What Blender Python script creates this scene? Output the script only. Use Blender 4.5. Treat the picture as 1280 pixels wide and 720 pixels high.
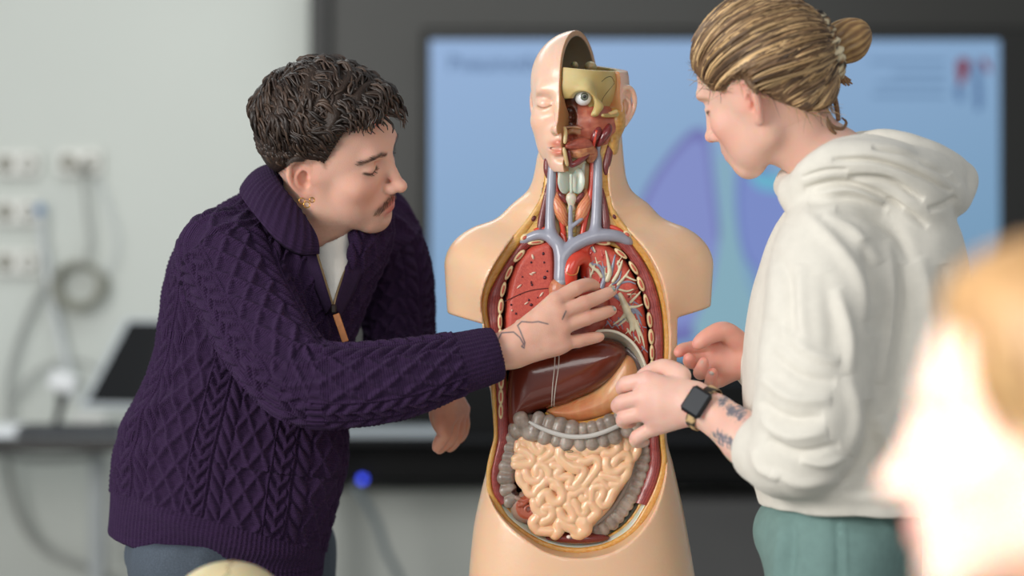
import bpy, math, random
import numpy as np
from mathutils import Vector, Matrix

for _o in list(bpy.data.objects):
    bpy.data.objects.remove(_o)
SC = bpy.context.scene
COL = SC.collection
# ------------------------------------------------------------------ camera
FPX, CAMY, CAMZ = 2400.0, -3.0, 1.2
_cd = bpy.data.cameras.new('camera')
_cam = bpy.data.objects.new('camera', _cd)
COL.objects.link(_cam)
_cam.location = (0, CAMY, CAMZ)
_cam.rotation_euler = (math.pi / 2, 0, 0)
_cd.sensor_width = 36.0
_cd.lens = FPX / 1280.0 * 36.0
_cd.clip_start = 0.05
_cd.dof.use_dof = True
_cd.dof.focus_distance = 2.93
_cd.dof.aperture_fstop = 1.4
SC.camera = _cam
# ------------------------------------------------------------------ light
SC.view_settings.view_transform = 'Standard'
SC.view_settings.look = 'None'
SC.view_settings.gamma = 1.0
SC.view_settings.use_curve_mapping = False
SC.view_settings.exposure = 0.0
_w = bpy.data.worlds.new('world')
SC.world = _w
_w.use_nodes = True
_bg = _w.node_tree.nodes['Background']
_bg.inputs[0].default_value = (0.93, 0.97, 1.0, 1)
_bg.inputs[1].default_value = 0.36


def area_light(name, loc, target, sx, sy, power, color):
    ld = bpy.data.lights.new(name, 'AREA')
    ld.shape = 'RECTANGLE'
    ld.size, ld.size_y = sx, sy
    ld.energy = power
    ld.color = color
    o = bpy.data.objects.new(name, ld)
    COL.objects.link(o)
    o.location = loc
    d = Vector(target) - Vector(loc)
    o.rotation_euler = d.to_track_quat('-Z', 'Y').to_euler()
    return o


area_light('window_daylight', (-2.9, -2.7, 2.2), (0.1, -0.2, 1.2), 2.2, 1.9, 150, (1.0, 0.975, 0.94))
area_light('window_daylight_rear', (0.6, -5.6, 2.7), (0.0, 0.5, 1.2), 3.0, 1.6, 55, (1.0, 0.98, 0.95))
area_light('ceiling_panel_light', (-0.6, 2.0, 3.0), (-0.6, 2.0, 0.0), 3.0, 1.2, 30, (0.95, 1.0, 0.98))
_sp = bpy.data.lights.new('added_face_spot', 'SPOT')  # spot lamp added inside the room to overexpose the foreground face
_sp.energy = 235
_sp.spot_size = math.radians(17)
_sp.spot_blend = 0.6
_sp.shadow_soft_size = 0.08
_sp.color = (1.0, 0.965, 0.91)
_spo = bpy.data.objects.new('added_face_spot', _sp)
COL.objects.link(_spo)
_spo.location = (-0.75, -2.75, 2.15)
_spo.rotation_euler = (Vector((0.27, -1.74, 1.02)) - Vector(_spo.location)).to_track_quat('-Z', 'Y').to_euler()


# ------------------------------------------------------------------ helpers
def P(x, y, Y=0.0):
    d = Y - CAMY
    return np.array([(x - 640.0) * d / FPX, Y, CAMZ - (y - 360.0) * d / FPX])


def PL(pts, Y=None):
    return np.array([P(p[0], p[1], (p[2] if len(p) > 2 else Y)) for p in pts])


def nrm(v):
    v = np.asarray(v, float)
    return v / np.linalg.norm(v)


def s2l(c):
    c = np.asarray(c, float)
    if c.max() > 1.001:
        c = c / 255.0
    return np.where(c <= 0.04045, c / 12.92, ((c + 0.055) / 1.055) ** 2.4)


def crom(pts, n, closed=False):
    """Catmull-Rom resample of any-dimensional points to n samples, even by arc length."""
    p = np.asarray(pts, float)
    if closed:
        q = np.vstack([p[-1], p, p[0], p[1]])
        m = len(p)
    else:
        q = np.vstack([2 * p[0] - p[1], p, 2 * p[-1] - p[-2]])
        m = len(p) - 1
    t = np.linspace(0, m, m * 16 + 1)
    i = np.minimum(t.astype(int), m - 1)
    u = (t - i)[:, None]
    a, b, c, d = q[i], q[i + 1], q[i + 2], q[i + 3]
    r = 0.5 * ((2 * b) + (c - a) * u + (2 * a - 5 * b + 4 * c - d) * u * u + (3 * b - a - 3 * c + d) * u ** 3)
    L = np.concatenate([[0], np.cumsum(np.linalg.norm(np.diff(r[:, :min(3, r.shape[1])], axis=0), axis=1))])
    s = np.linspace(0, L[-1], n + 1)[:-1] if closed else np.linspace(0, L[-1], n)
    return np.stack([np.interp(s, L, r[:, k]) for k in range(r.shape[1])], 1)


_rng = np.random.RandomState(7)
_NK = _rng.normal(size=(24, 3))
_NP = _rng.uniform(0, 6.28, 24)


def noise3(p, scale, seed=0):
    """smooth sum-of-sines noise in about [-1,1]"""
    p = np.asarray(p, float) * scale
    r = np.zeros(len(p))
    for k in range(8):
        j = (k + seed * 5) % 24
        r += np.sin(p @ _NK[j] + _NP[j] + 1.3 * np.sin(p @ _NK[(j + 9) % 24] * 0.7 + _NP[(j + 3) % 24]))
    return r / 5.0


def sstep(a, b, x):
    t = np.clip((x - a) / (b - a), 0, 1)
    return t * t * (3 - 2 * t)


class Vox:
    def __init__(s, lo, hi, h):
        s.o = np.asarray(lo, float) - 3 * h
        s.h = h
        s.n = (np.ceil((np.asarray(hi, float) + 3 * h - s.o) / h) + 1).astype(int)
        s.D = np.full(s.n, 1.0, np.float32)
        s.ax = [(s.o[i] + h * np.arange(s.n[i])).astype(np.float32) for i in range(3)]

    def sub(s, lo, hi):
        a = np.clip(np.floor((np.asarray(lo) - s.o) / s.h).astype(int), 0, s.n)
        b = np.clip(np.ceil((np.asarray(hi) - s.o) / s.h).astype(int) + 1, 0, s.n)
        if np.any(b <= a):
            return None, None
        sl = tuple(slice(a[i], b[i]) for i in range(3))
        X = s.ax[0][sl[0]][:, None, None]
        Y = s.ax[1][sl[1]][None, :, None]
        Z = s.ax[2][sl[2]][None, None, :]
        return sl, (X, Y, Z)

    def put(s, sl, d, k, mode):
        A = s.D[sl]
        if mode == 'u':
            if k > 0:
                hh = np.maximum(k - np.abs(A - d), 0) / k
                s.D[sl] = np.minimum(A, d) - hh * hh * (k * 0.25)
            else:
                s.D[sl] = np.minimum(A, d)
        else:
            B = -d if mode == 's' else d
            if k > 0:
                hh = np.maximum(k - np.abs(A - B), 0) / k
                s.D[sl] = np.maximum(A, B) + hh * hh * (k * 0.25)
            else:
                s.D[sl] = np.maximum(A, B)

    def ball(s, c, r, k=0.0, R=None, mode='u'):
        c = np.asarray(c, float)
        r = np.full(3, r, float) if np.isscalar(r) else np.asarray(r, float)
        m = r.max() + k + 3 * s.h
        sl, g = s.sub(c - m, c + m)
        if sl is None:
            return s
        x, y, z = g[0] - c[0], g[1] - c[1], g[2] - c[2]
        if R is not None:
            x, y, z = [R[0, i] * x + R[1, i] * y + R[2, i] * z for i in range(3)]
        k0 = np.sqrt((x / r[0]) ** 2 + (y / r[1]) ** 2 + (z / r[2]) ** 2)
        k1 = np.sqrt((x / r[0] ** 2) ** 2 + (y / r[1] ** 2) ** 2 + (z / r[2] ** 2) ** 2) + 1e-9
        d = np.where(k0 < 0.05, -r.min(), k0 * (k0 - 1.0) / k1)
        s.put(sl, d.astype(np.float32), k, mode)
        return s

    def cone(s, a, b, ra, rb, k=0.0, mode='u', flat=None):
        """tapered capsule; flat=(unit vector n, f): squashed by factor f along n"""
        a = np.asarray(a, float)
        b = np.asarray(b, float)
        m = max(ra, rb) + k + 3 * s.h
        sl, g = s.sub(np.minimum(a, b) - m, np.maximum(a, b) + m)
        if sl is None:
            return s
        ab = b - a
        L2 = max(ab @ ab, 1e-12)
        x, y, z = g[0] - a[0], g[1] - a[1], g[2] - a[2]
        t = np.clip((x * ab[0] + y * ab[1] + z * ab[2]) / L2, 0, 1)
        dx, dy, dz = x - t * ab[0], y - t * ab[1], z - t * ab[2]
        q = dx * dx + dy * dy + dz * dz
        if flat is not None:
            n, f = flat
            w = dx * n[0] + dy * n[1] + dz * n[2]
            q = q + w * w * (1 / (f * f) - 1)
        d = np.sqrt(q) - (ra + (rb - ra) * t)
        s.put(sl, d.astype(np.float32), k, mode)
        return s

    def tube(s, pts, rad, k=0.0, kin=None, n=None, mode='u', flat=None):
        p = np.asarray(pts, float)
        r = np.full(len(p), rad, float) if np.isscalar(rad) else np.asarray(rad, float)
        if n:
            q = crom(np.column_stack([p, r]), n)
            p, r = q[:, :3], q[:, 3]
        if kin is None:
            for i in range(len(p) - 1):
                s.cone(p[i], p[i + 1], r[i], r[i + 1], k, mode, flat)
            return s
        # chain evaluated by itself first, then blended
        m = r.max() + k + 3 * s.h
        lo, hi = p.min(0) - m, p.max(0) + m
        T = Vox.__new__(Vox)
        sl, g = s.sub(lo, hi)
        if sl is None:
            return s
        T.h = s.h
        T.ax = [s.ax[i][sl[i]] for i in range(3)]
        T.o = np.array([T.ax[i][0] for i in range(3)])
        T.n = np.array([len(T.ax[i]) for i in range(3)])
        T.D = np.full(T.n, 1.0, np.float32)
        for i in range(len(p) - 1):
            T.cone(p[i], p[i + 1], r[i], r[i + 1], kin, 'u', flat)
        s.put(sl, T.D, k, mode)
        return s

    def loft(s, secs, k=0.0, mode='u', cap=True):
        """secs rows: z, cx, cy, rx, ry, exponent - horizontal super-ellipse sections"""
        q = np.asarray(secs, float)
        q = q[np.argsort(q[:, 0])]
        z0, z1 = q[0, 0], q[-1, 0]
        zz = np.linspace(z0, z1, 80)
        cr = crom(q, 160)
        f = lambda j: np.interp(s.ax[2], cr[:, 0], cr[:, j]).astype(np.float32)[None, None, :]
        cx, cy, rx, ry, e = f(1), f(2), f(3), f(4), f(5)
        X = s.ax[0][:, None, None]
        Y = s.ax[1][None, :, None]
        Z = s.ax[2][None, None, :]
        n = (np.abs((X - cx) / rx) ** e + np.abs((Y - cy) / ry) ** e) ** (1 / e)
        d = (n - 1) * np.minimum(rx, ry)
        if cap:
            d = np.maximum(d, np.maximum(z0 - Z, Z - z1))
        s.put((slice(None),) * 3, d.astype(np.float32), k, mode)
        return s

    def poly(s, pts, yc, T, w=None, k=0.0, mode='u', hf=None):
        """outline in x,z (world), inflated along y: half thickness T with edge width w"""
        pts = np.asarray(pts, float)
        X = s.ax[0][:, None]
        Z = s.ax[2][None, :]
        d2 = np.full((s.n[0], s.n[2]), 1e9, np.float32)
        ins = np.zeros((s.n[0], s.n[2]), bool)
        m = len(pts)
        for i in range(m):
            ax, az = pts[i]
            bx, bz = pts[(i + 1) % m]
            ex, ez = bx - ax, bz - az
            wx, wz = X - ax, Z - az
            t = np.clip((wx * ex + wz * ez) / (ex * ex + ez * ez + 1e-12), 0, 1)
            d2 = np.minimum(d2, (wx - t * ex) ** 2 + (wz - t * ez) ** 2)
            if abs(bz - az) > 1e-12:
                c = ((az > Z) != (bz > Z)) & (X < (bx - ax) * (Z - az) / (bz - az) + ax)
                ins ^= np.broadcast_to(c, ins.shape)
        d2 = np.sqrt(d2) * np.where(ins, -1, 1)
        Y = s.ax[1][None, :, None]
        D2 = d2[:, None, :]
        if w is None:
            d = np.maximum(D2, np.abs(Y - yc) - T)
        else:
            u = np.clip(-D2 / w, 0, 1)
            t = T * np.sqrt(1 - (1 - u) ** 2)
            if hf is not None:
                t = t + hf[:, None, :] * np.minimum(1, u * 3)
            d = np.where(D2 > 0, np.sqrt(D2 ** 2 + np.maximum(np.abs(Y - yc), 0) ** 2), (np.abs(Y - yc) - t) * 0.75)
        s.put((slice(None),) * 3, d.astype(np.float32), k, mode)
        return s

    def mesh(s, smooth=0):
        D, h = s.D, s.h
        D[0], D[-1] = 1, 1
        D[:, 0], D[:, -1] = 1, 1
        D[:, :, 0], D[:, :, -1] = 1, 1
        S = D < 0
        nx, ny, nz = D.shape
        c = np.zeros((nx - 1, ny - 1, nz - 1), np.uint8)
        offs = [(i, j, k) for i in (0, 1) for j in (0, 1) for k in (0, 1)]
        for i, j, k in offs:
            c += S[i:nx - 1 + i, j:ny - 1 + j, k:nz - 1 + k]
        act = (c > 0) & (c < 8)
        I = np.argwhere(act)
        idx = np.full(act.shape, -1, np.int32)
        idx[act] = np.arange(len(I))
        pos = np.zeros((len(I), 3))
        cnt = np.zeros(len(I))
        for a in offs:
            for ax in range(3):
                if a[ax] == 0:
                    b = list(a)
                    b[ax] = 1
                    v0 = D[I[:, 0] + a[0], I[:, 1] + a[1], I[:, 2] + a[2]]
                    v1 = D[I[:, 0] + b[0], I[:, 1] + b[1], I[:, 2] + b[2]]
                    x = (v0 < 0) != (v1 < 0)
                    t = np.where(x, v0 / np.where(x, v0 - v1, 1), 0)
                    for q in range(3):
                        pos[:, q] += x * (a[q] + (t if q == ax else 0))
                    cnt += x
        V = s.o + h * (I + pos / np.maximum(cnt, 1)[:, None])
        quads = []
        for ax in range(3):
            b, cc = (ax + 1) % 3, (ax + 2) % 3
            s0 = [slice(1, -1)] * 3
            s1 = [slice(1, -1)] * 3
            s0[ax] = slice(0, -1)
            s1[ax] = slice(1, None)
            A, B = S[tuple(s0)], S[tuple(s1)]
            E = np.argwhere(A != B)
            sg = A[tuple(E.T)]
            off = np.ones(3, int)
            off[ax] = 0
            E = E + off
            def cell(db, dc):
                q = E.copy()
                q[:, b] += db
                q[:, cc] += dc
                return idx[q[:, 0], q[:, 1], q[:, 2]]
            q = np.stack([cell(-1, -1), cell(0, -1), cell(0, 0), cell(-1, 0)], 1)
            q[~sg] = q[~sg][:, ::-1]
            quads.append(q)
        Q = np.vstack(quads)
        Q = Q[(Q >= 0).all(1)]
        for _ in range(smooth):
            V = lap(V, Q, 0.5)
        return V, Q


def lap(V, Q, f):
    acc = np.zeros_like(V)
    n = np.zeros(len(V))
    m = Q.shape[1]
    for i in range(m):
        a, b = Q[:, i], Q[:, (i + 1) % m]
        for q in range(3):
            acc[:, q] += np.bincount(a, V[b, q], len(V)) + np.bincount(b, V[a, q], len(V))
        n += np.bincount(a, minlength=len(V)) + np.bincount(b, minlength=len(V))
    return V + f * (acc / np.maximum(n, 1)[:, None] - V)


def vnormals(V, Q):
    e1 = V[Q[:, 2]] - V[Q[:, 0]]
    e2 = V[Q[:, 3 if Q.shape[1] == 4 else 1]] - V[Q[:, 1 if Q.shape[1] == 4 else 0]]
    fn = np.cross(e1, e2)
    N = np.zeros_like(V)
    for i in range(Q.shape[1]):
        for q in range(3):
            N[:, q] += np.bincount(Q[:, i], fn[:, q], len(V))
    return N / (np.linalg.norm(N, axis=1)[:, None] + 1e-12)


def link(o, parent=None):
    COL.objects.link(o)
    if parent is not None:
        o.parent = parent
        o.matrix_parent_inverse = Matrix.Translation(parent.location).inverted()
    return o


def mobj(name, V, Q, mat, parent=None, col=None, smooth=True, loose=None):
    """mesh object from arrays; Q is an (n,4)/(n,3) array or a list of faces"""
    me = bpy.data.meshes.new(name)
    V = np.asarray(V, np.float32)
    if isinstance(Q, np.ndarray):
        m = Q.shape[1]
        me.vertices.add(len(V))
        me.vertices.foreach_set('co', V.ravel())
        me.loops.add(Q.size)
        me.loops.foreach_set('vertex_index', Q.astype(np.int32).ravel())
        me.polygons.add(len(Q))
        me.polygons.foreach_set('loop_start', np.arange(0, Q.size, m, dtype=np.int32))
        me.update(calc_edges=True)
        me.validate()
    else:
        me.from_pydata([tuple(v) for v in V], [], Q)
    if smooth:
        me.polygons.foreach_set('use_smooth', np.ones(len(me.polygons), bool))
    if col is not None:
        at = me.attributes.new('Col', 'FLOAT_COLOR', 'POINT')
        c = np.ones((len(V), 4), np.float32)
        c[:, :3] = s2l(col)
        at.data.foreach_set('color', c.ravel())
    me.materials.append(mat)
    o = bpy.data.objects.new(name, me)
    return link(o, parent)


def fattr(o, name, arr):
    at = o.data.attributes.new(name, 'FLOAT', 'POINT')
    at.data.foreach_set('value', np.asarray(arr, np.float32))


def tag(o, label=None, cat=None, group=None, kind=None):
    if label:
        o['label'] = label
    if cat:
        o['category'] = cat
    if group:
        o['group'] = group
    if kind:
        o['kind'] = kind
    return o


def thing(name, loc, label, cat, group=None):
    o = bpy.data.objects.new(name, None)
    o.empty_display_size = 0.05
    o.location = loc
    COL.objects.link(o)
    return tag(o, label, cat, group)


def join(parts):
    """parts: list of (V,Q[,col]) with the same face size"""
    Vs, Qs, Cs, n = [], [], [], 0
    for p in parts:
        Vs.append(p[0])
        Qs.append(p[1] + n)
        n += len(p[0])
        if len(p) > 2:
            Cs.append(p[2])
    return (np.vstack(Vs), np.vstack(Qs)) + ((np.vstack(Cs),) if Cs else ())


def tubemesh(pts, rad, sides=8, n=None, closed=False, cap=True, flat=None):
    p = np.asarray(pts, float)
    r = np.full(len(p), rad, float) if np.isscalar(rad) else np.asarray(rad, float)
    if n:
        q = crom(np.column_stack([p, r]), n, closed)
        p, r = q[:, :3], q[:, 3]
    m = len(p)
    if closed:
        T = np.roll(p, -1, 0) - np.roll(p, 1, 0)
    else:
        T = np.gradient(p, axis=0)
    T /= np.linalg.norm(T, axis=1)[:, None] + 1e-12
    up = np.array([0, 0, 1.0]) if abs(T[0, 2]) < 0.9 else np.array([0, 1.0, 0])
    if flat is not None:
        up = np.asarray(flat[0], float)
    U = np.zeros_like(p)
    u = up
    for i in range(m):
        u = (up if flat is not None else u) - T[i] * (T[i] @ (up if flat is not None else u))
        u = u / (np.linalg.norm(u) + 1e-12)
        U[i] = u
    W = np.cross(T, U)
    a = np.linspace(0, 2 * np.pi, sides, endpoint=False)
    fu = flat[1] if flat is not None else 1.0
    V = (p[:, None, :] + r[:, None, None] * (np.cos(a)[None, :, None] * U[:, None, :] * fu + np.sin(a)[None, :, None] * W[:, None, :])).reshape(-1, 3)
    i = np.arange(m if closed else m - 1)[:, None]
    j = np.arange(sides)[None, :]
    i2 = (i + 1) % m
    Q = np.stack([i * sides + j, i * sides + (j + 1) % sides, i2 * sides + (j + 1) % sides, i2 * sides + j], -1).reshape(-1, 4)
    if cap and not closed:
        b = len(V)
        V = np.vstack([V, p[0], p[-1]])
        j = np.arange(0, sides, 2)
        c0 = np.stack([np.full(len(j), b), (j + 2) % sides, (j + 1) % sides, j], 1)
        e = (m - 1) * sides
        c1 = np.stack([np.full(len(j), b + 1), e + j, e + (j + 1) % sides, e + (j + 2) % sides], 1)
        Q = np.vstack([Q, c0, c1])
    return V, Q


def boxmesh(c, s, R=None, bev=0.0):
    c = np.asarray(c, float)
    s = np.asarray(s, float) / 2
    if bev <= 0:
        V = np.array([[i, j, k] for i in (-1, 1) for j in (-1, 1) for k in (-1, 1)], float) * s
        Q = np.array([[0, 1, 3, 2], [4, 6, 7, 5], [0, 4, 5, 1], [2, 3, 7, 6], [0, 2, 6, 4], [1, 5, 7, 3]])
    else:
        V = []
        for i in (-1, 1):
            for j in (-1, 1):
                for k in (-1, 1):
                    e = np.array([i, j, k], float)
                    for a in range(3):
                        q = e * (s - bev)
                        q[a] = e[a] * s[a]
                        V.append(q)
        V = np.array(V)
        vid = lambda i, j, k, a: (((i > 0) * 2 + (j > 0)) * 2 + (k > 0)) * 3 + a
        F = []
        sg = (-1, 1)
        for a in range(3):
            b, d = (a + 1) % 3, (a + 2) % 3
            for e in sg:
                f = []
                for (u, w) in ((-1, -1), (1, -1), (1, 1), (-1, 1)):
                    t = [0, 0, 0]
                    t[a], t[b], t[d] = e, u, w
                    f.append(vid(*t, a))
                F.append(f if e > 0 else f[::-1])
            for u in sg:
                for w in sg:
                    t0 = [0, 0, 0]
                    t1 = [0, 0, 0]
                    t0[a], t0[b], t0[d] = -1, u, w
                    t1[a], t1[b], t1[d] = 1, u, w
                    f = [vid(*t0, b), vid(*t1, b), vid(*t1, d), vid(*t0, d)]
                    F.append(f if u * w > 0 else f[::-1])
        for i in sg:
            for j in sg:
                for k in sg:
                    f = [vid(i, j, k, 0), vid(i, j, k, 1), vid(i, j, k, 2), vid(i, j, k, 2)]
                    F.append(f if i * j * k > 0 else f[::-1])
        Q = np.array(F)
    if R is not None:
        V = V @ np.asarray(R).T
    V = V + c
    return V, Q


def boxobj(name, c, s, mat, parent=None, R=None, bev=0.0):
    V, Q = boxmesh(c, s, R, bev)
    F = []
    for q in Q.tolist():
        f = []
        for i in q:
            if i not in f:
                f.append(i)
        F.append(f)
    return mobj(name, V, F, mat, parent, smooth=False)


def rotz(a):
    c, s = math.cos(a), math.sin(a)
    return np.array([[c, -s, 0], [s, c, 0], [0, 0, 1.0]])


def frame(f, up=(0, 0, 1)):
    """columns: forward, left, up"""
    f = nrm(f)
    l = nrm(np.cross(up, f))
    return np.column_stack([f, l, np.cross(f, l)])


# ------------------------------------------------------------------ materials
_MATS = {}


def mat(name, col=None, rough=0.5, attr=False, bump=0.0, bscale=300.0, sss=0.0, sssr=(1, 0.35, 0.2), spec=0.5,
        var=0.0, vscale=20.0, metal=0.0, coat=0.0, emit=None, sheen=0.0, detail=3.0):
    if name in _MATS:
        return _MATS[name]
    m = bpy.data.materials.new(name)
    m.use_nodes = True
    nt = m.node_tree
    b = nt.nodes['Principled BSDF']
    L = nt.links.new
    src = None
    if attr:
        a = nt.nodes.new('ShaderNodeAttribute')
        a.attribute_name = 'Col'
        src = a.outputs['Color']
    else:
        c = s2l(col)
        b.inputs['Base Color'].default_value = (c[0], c[1], c[2], 1)
        if var > 0:
            r = nt.nodes.new('ShaderNodeRGB')
            r.outputs[0].default_value = (c[0], c[1], c[2], 1)
            src = r.outputs[0]
    tc = None
    if var > 0 or bump > 0:
        tc = nt.nodes.new('ShaderNodeTexCoord')
    if var > 0:
        n = nt.nodes.new('ShaderNodeTexNoise')
        n.inputs['Scale'].default_value = vscale
        n.inputs['Detail'].default_value = 4
        L(tc.outputs['Object'], n.inputs['Vector'])
        mr = nt.nodes.new('ShaderNodeMapRange')
        mr.inputs[1].default_value = 0.3
        mr.inputs[2].default_value = 0.7
        mr.inputs[3].default_value = 1 - var
        mr.inputs[4].default_value = 1 + var
        L(n.outputs[0], mr.inputs[0])
        mx = nt.nodes.new('ShaderNodeVectorMath')
        mx.operation = 'SCALE'
        L(src, mx.inputs[0])
        L(mr.outputs[0], mx.inputs['Scale'])
        src = mx.outputs[0]
    if src is not None:
        L(src, b.inputs['Base Color'])
    if bump > 0:
        n = nt.nodes.new('ShaderNodeTexNoise')
        n.inputs['Scale'].default_value = bscale
        n.inputs['Detail'].default_value = detail
        L(tc.outputs['Object'], n.inputs['Vector'])
        bp = nt.nodes.new('ShaderNodeBump')
        bp.inputs['Strength'].default_value = 1.0
        bp.inputs['Distance'].default_value = bump
        L(n.outputs[0], bp.inputs['Height'])
        L(bp.outputs[0], b.inputs['Normal'])
    b.inputs['Roughness'].default_value = rough
    b.inputs['Metallic'].default_value = metal
    b.inputs['Specular IOR Level'].default_value = spec
    b.inputs['Coat Weight'].default_value = coat
    b.inputs['Coat Roughness'].default_value = 0.12
    b.inputs['Sheen Weight'].default_value = sheen
    if sss > 0:
        b.inputs['Subsurface Weight'].default_value = 1.0
        b.inputs['Subsurface Scale'].default_value = sss
        b.inputs['Subsurface Radius'].default_value = sssr
    if emit is not None:
        e = s2l(emit[0])
        b.inputs['Emission Color'].default_value = (e[0], e[1], e[2], 1)
        b.inputs['Emission Strength'].default_value = emit[1]
    _MATS[name] = m
    return m
# ------------------------------------------------------------------ the room
M_wall = mat('wall_paint', (209, 213, 207), .8, bump=.0006, bscale=90, var=.02, vscale=1.5)
WY = 3.62
o = boxobj('wall_back', (0, WY + .06, 1.4), (7.0, .12, 3.2), M_wall)
tag(o, 'white painted back wall behind the board and desk', 'wall', kind='structure')
o = boxobj('floor', (0, .3, -.03), (7.0, 6.8, .06), mat('floor_vinyl', (150, 150, 146), .4, var=.06, vscale=6, bump=.0004, bscale=60))
tag(o, 'grey vinyl classroom floor', 'floor', kind='structure')

BY = 3.45
def PX(x, Y):
    return P(x, 360, Y)[0]
def PZ(y, Y):
    return P(640, y, Y)[2]


# board with screen
board = thing('display_board', (.6, BY, .5), 'large dark wall board with black frame carrying the lit screen', 'board')
zb, zt = PZ(607, BY), 2.75
x0, x1 = PX(411, BY), 2.6
boxobj('panel', ((x0 + x1) / 2, BY + .06, (zb + zt) / 2), (x1 - x0, .06, zt - zb), mat('board_grey', (50, 50, 47), .36, var=.05, vscale=2), board)
boxobj('frame', (PX(399.5, BY), BY + .05, (zb + zt) / 2), (PX(412, BY) - PX(387, BY), .12, zt - zb), mat('frame_black', (30, 30, 29), .45), board, bev=.006)
boxobj('frame', ((x0 + x1) / 2, BY + .05, zb), (x1 - x0, .10, .03), mat('frame_black', None), board, bev=.006)

scr = thing('lesson_screen', (.6, BY - .06, 1.0), 'wide lit screen showing a pale blue slide with a lung drawing', 'screen')
SY = BY - .05
sx0, sx1 = PX(537.5, SY), PX(1250, SY)
sz1, sz0 = PZ(50, SY), PZ(452, SY)
YAW = math.radians(0)
boxobj('bezel', ((sx0 + sx1) / 2 + .05, SY + .035, (sz0 + sz1) / 2), (sx1 - sx0 + .16, .05, sz1 - sz0 + .09), mat('bezel_black', (26, 26, 24), .5), scr, bev=.01)


def emit_mat(name, c0, c1=None, axis='xz', lo=None, hi=None, strength=1.0):
    m = bpy.data.materials.new(name)
    m.use_nodes = True
    nt = m.node_tree
    b = nt.nodes['Principled BSDF']
    b.inputs['Base Color'].default_value = (.01, .01, .012, 1)
    b.inputs['Roughness'].default_value = .35
    b.inputs['Specular IOR Level'].default_value = .2
    b.inputs['Emission Strength'].default_value = strength
    a = s2l(c0)
    if c1 is None:
        b.inputs['Emission Color'].default_value = (*a, 1)
    else:
        tc = nt.nodes.new('ShaderNodeTexCoord')
        sp = nt.nodes.new('ShaderNodeVectorMath')
        sp.operation = 'DOT_PRODUCT'
        sp.inputs[1].default_value = (.35, 0, -1)
        nt.links.new(tc.outputs['Object'], sp.inputs[0])
        mr = nt.nodes.new('ShaderNodeMapRange')
        mr.inputs[1].default_value = lo
        mr.inputs[2].default_value = hi
        nt.links.new(sp.outputs['Value'], mr.inputs[0])
        r = nt.nodes.new('ShaderNodeValToRGB')
        r.color_ramp.elements[0].color = (*a, 1)
        r.color_ramp.elements[1].color = (*s2l(c1), 1)
        nt.links.new(mr.outputs[0], r.inputs[0])
        nt.links.new(r.outputs[0], b.inputs['Emission Color'])
    return m


boxobj('display', ((sx0 + sx1) / 2, SY + .004, (sz0 + sz1) / 2), (sx1 - sx0, .012, sz1 - sz0), emit_mat('slide_blue', (148, 178, 218), (116, 156, 186), lo=-2.1, hi=-.6, strength=.92), scr, bev=.004)


def plate(name, pts, Y, th, m, parent):
    q = PL(crom(np.array(pts, float), max(24, len(pts) * 6), True), Y)
    n = len(q)
    V = np.vstack([q, q + (0, th, 0)])
    F = [list(range(n))] + [[i, i + n, (i + 1) % n + n, (i + 1) % n] for i in range(n)]
    a = sum((q[i, 0] * q[(i + 1) % n, 2] - q[(i + 1) % n, 0] * q[i, 2]) for i in range(n))
    if a < 0:
        F = [f[::-1] for f in F]
    return mobj(name, V, F, m, parent, smooth=False)


lung_a = [(800, 420), (788, 350), (790, 290), (806, 240), (832, 198), (860, 166), (876, 160), (886, 170), (892, 220), (900, 290), (906, 330), (896, 352), (872, 420)]
lung_b = [(1030, 430), (1010, 300), (985, 240), (955, 205), (930, 200), (921, 230), (922, 280), (930, 320), (948, 350), (965, 430)]
sh = lambda pts, f: [((p[0] - np.mean([q[0] for q in pts])) * f + np.mean([q[0] for q in pts]), (p[1] - np.mean([q[1] for q in pts])) * f + np.mean([q[1] for q in pts])) for p in pts]
plate('lung_outline', lung_a, SY - .004, .003, emit_mat('slide_outline', (110, 112, 176), strength=.92), scr)
plate('lung_shape', sh(lung_a, .88), SY - .006, .003, emit_mat('slide_lilac', (130, 142, 202), strength=.92), scr)
plate('lung_outline', lung_b, SY - .004, .003, emit_mat('slide_outline2', (104, 120, 186), strength=.92), scr)
plate('lung_shape', sh(lung_b, .88), SY - .006, .003, emit_mat('slide_lilac2', (122, 140, 202), strength=.92), scr)
plate('airway_shape', [(899, 200), (912, 200), (916, 260), (930, 340), (948, 420), (868, 420), (890, 350), (902, 270)], SY - .0075, .003, emit_mat('slide_teal', (134, 174, 190), strength=.92), scr)
plate('glow_patch', [(938, 215), (985, 222), (988, 238), (950, 236)], SY - .009, .003, emit_mat('slide_cyan', (104, 178, 206), strength=.92), scr)
# slide lettering
tcu = bpy.data.curves.new('slide_title', 'FONT')
tcu.body = 'Pneumothorax'
tcu.size = .072
tcu.extrude = .0008
tcu.offset = .0012
to = bpy.data.objects.new('slide_title', tcu)
COL.objects.link(to)
bpy.context.view_layer.update()
dg = bpy.context.evaluated_depsgraph_get()
me = bpy.data.meshes.new_from_object(to.evaluated_get(dg))
bpy.data.objects.remove(to)
to = bpy.data.objects.new('slide_title', me)
me.materials.append(emit_mat('slide_ink', (84, 112, 152), strength=.9))
to.rotation_euler = (math.pi / 2, 0, 0)
p_ = P(560, 88, SY - .004)
to.location = Vector(p_) - scr.location
COL.objects.link(to)
to.parent = scr
M_ink2 = emit_mat('slide_small_ink', (104, 136, 172), strength=.92)
for xa, xb, y in ((1086, 1182, 77), (1116, 1182, 92), (1096, 1182, 105), (1090, 1182, 119)):
    a, b = P(xa, y, SY - .003), P(xb, y, SY - .003)
    o = boxobj('text_line', (a + b) / 2, (b[0] - a[0], .002, .012), M_ink2, scr)
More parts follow.
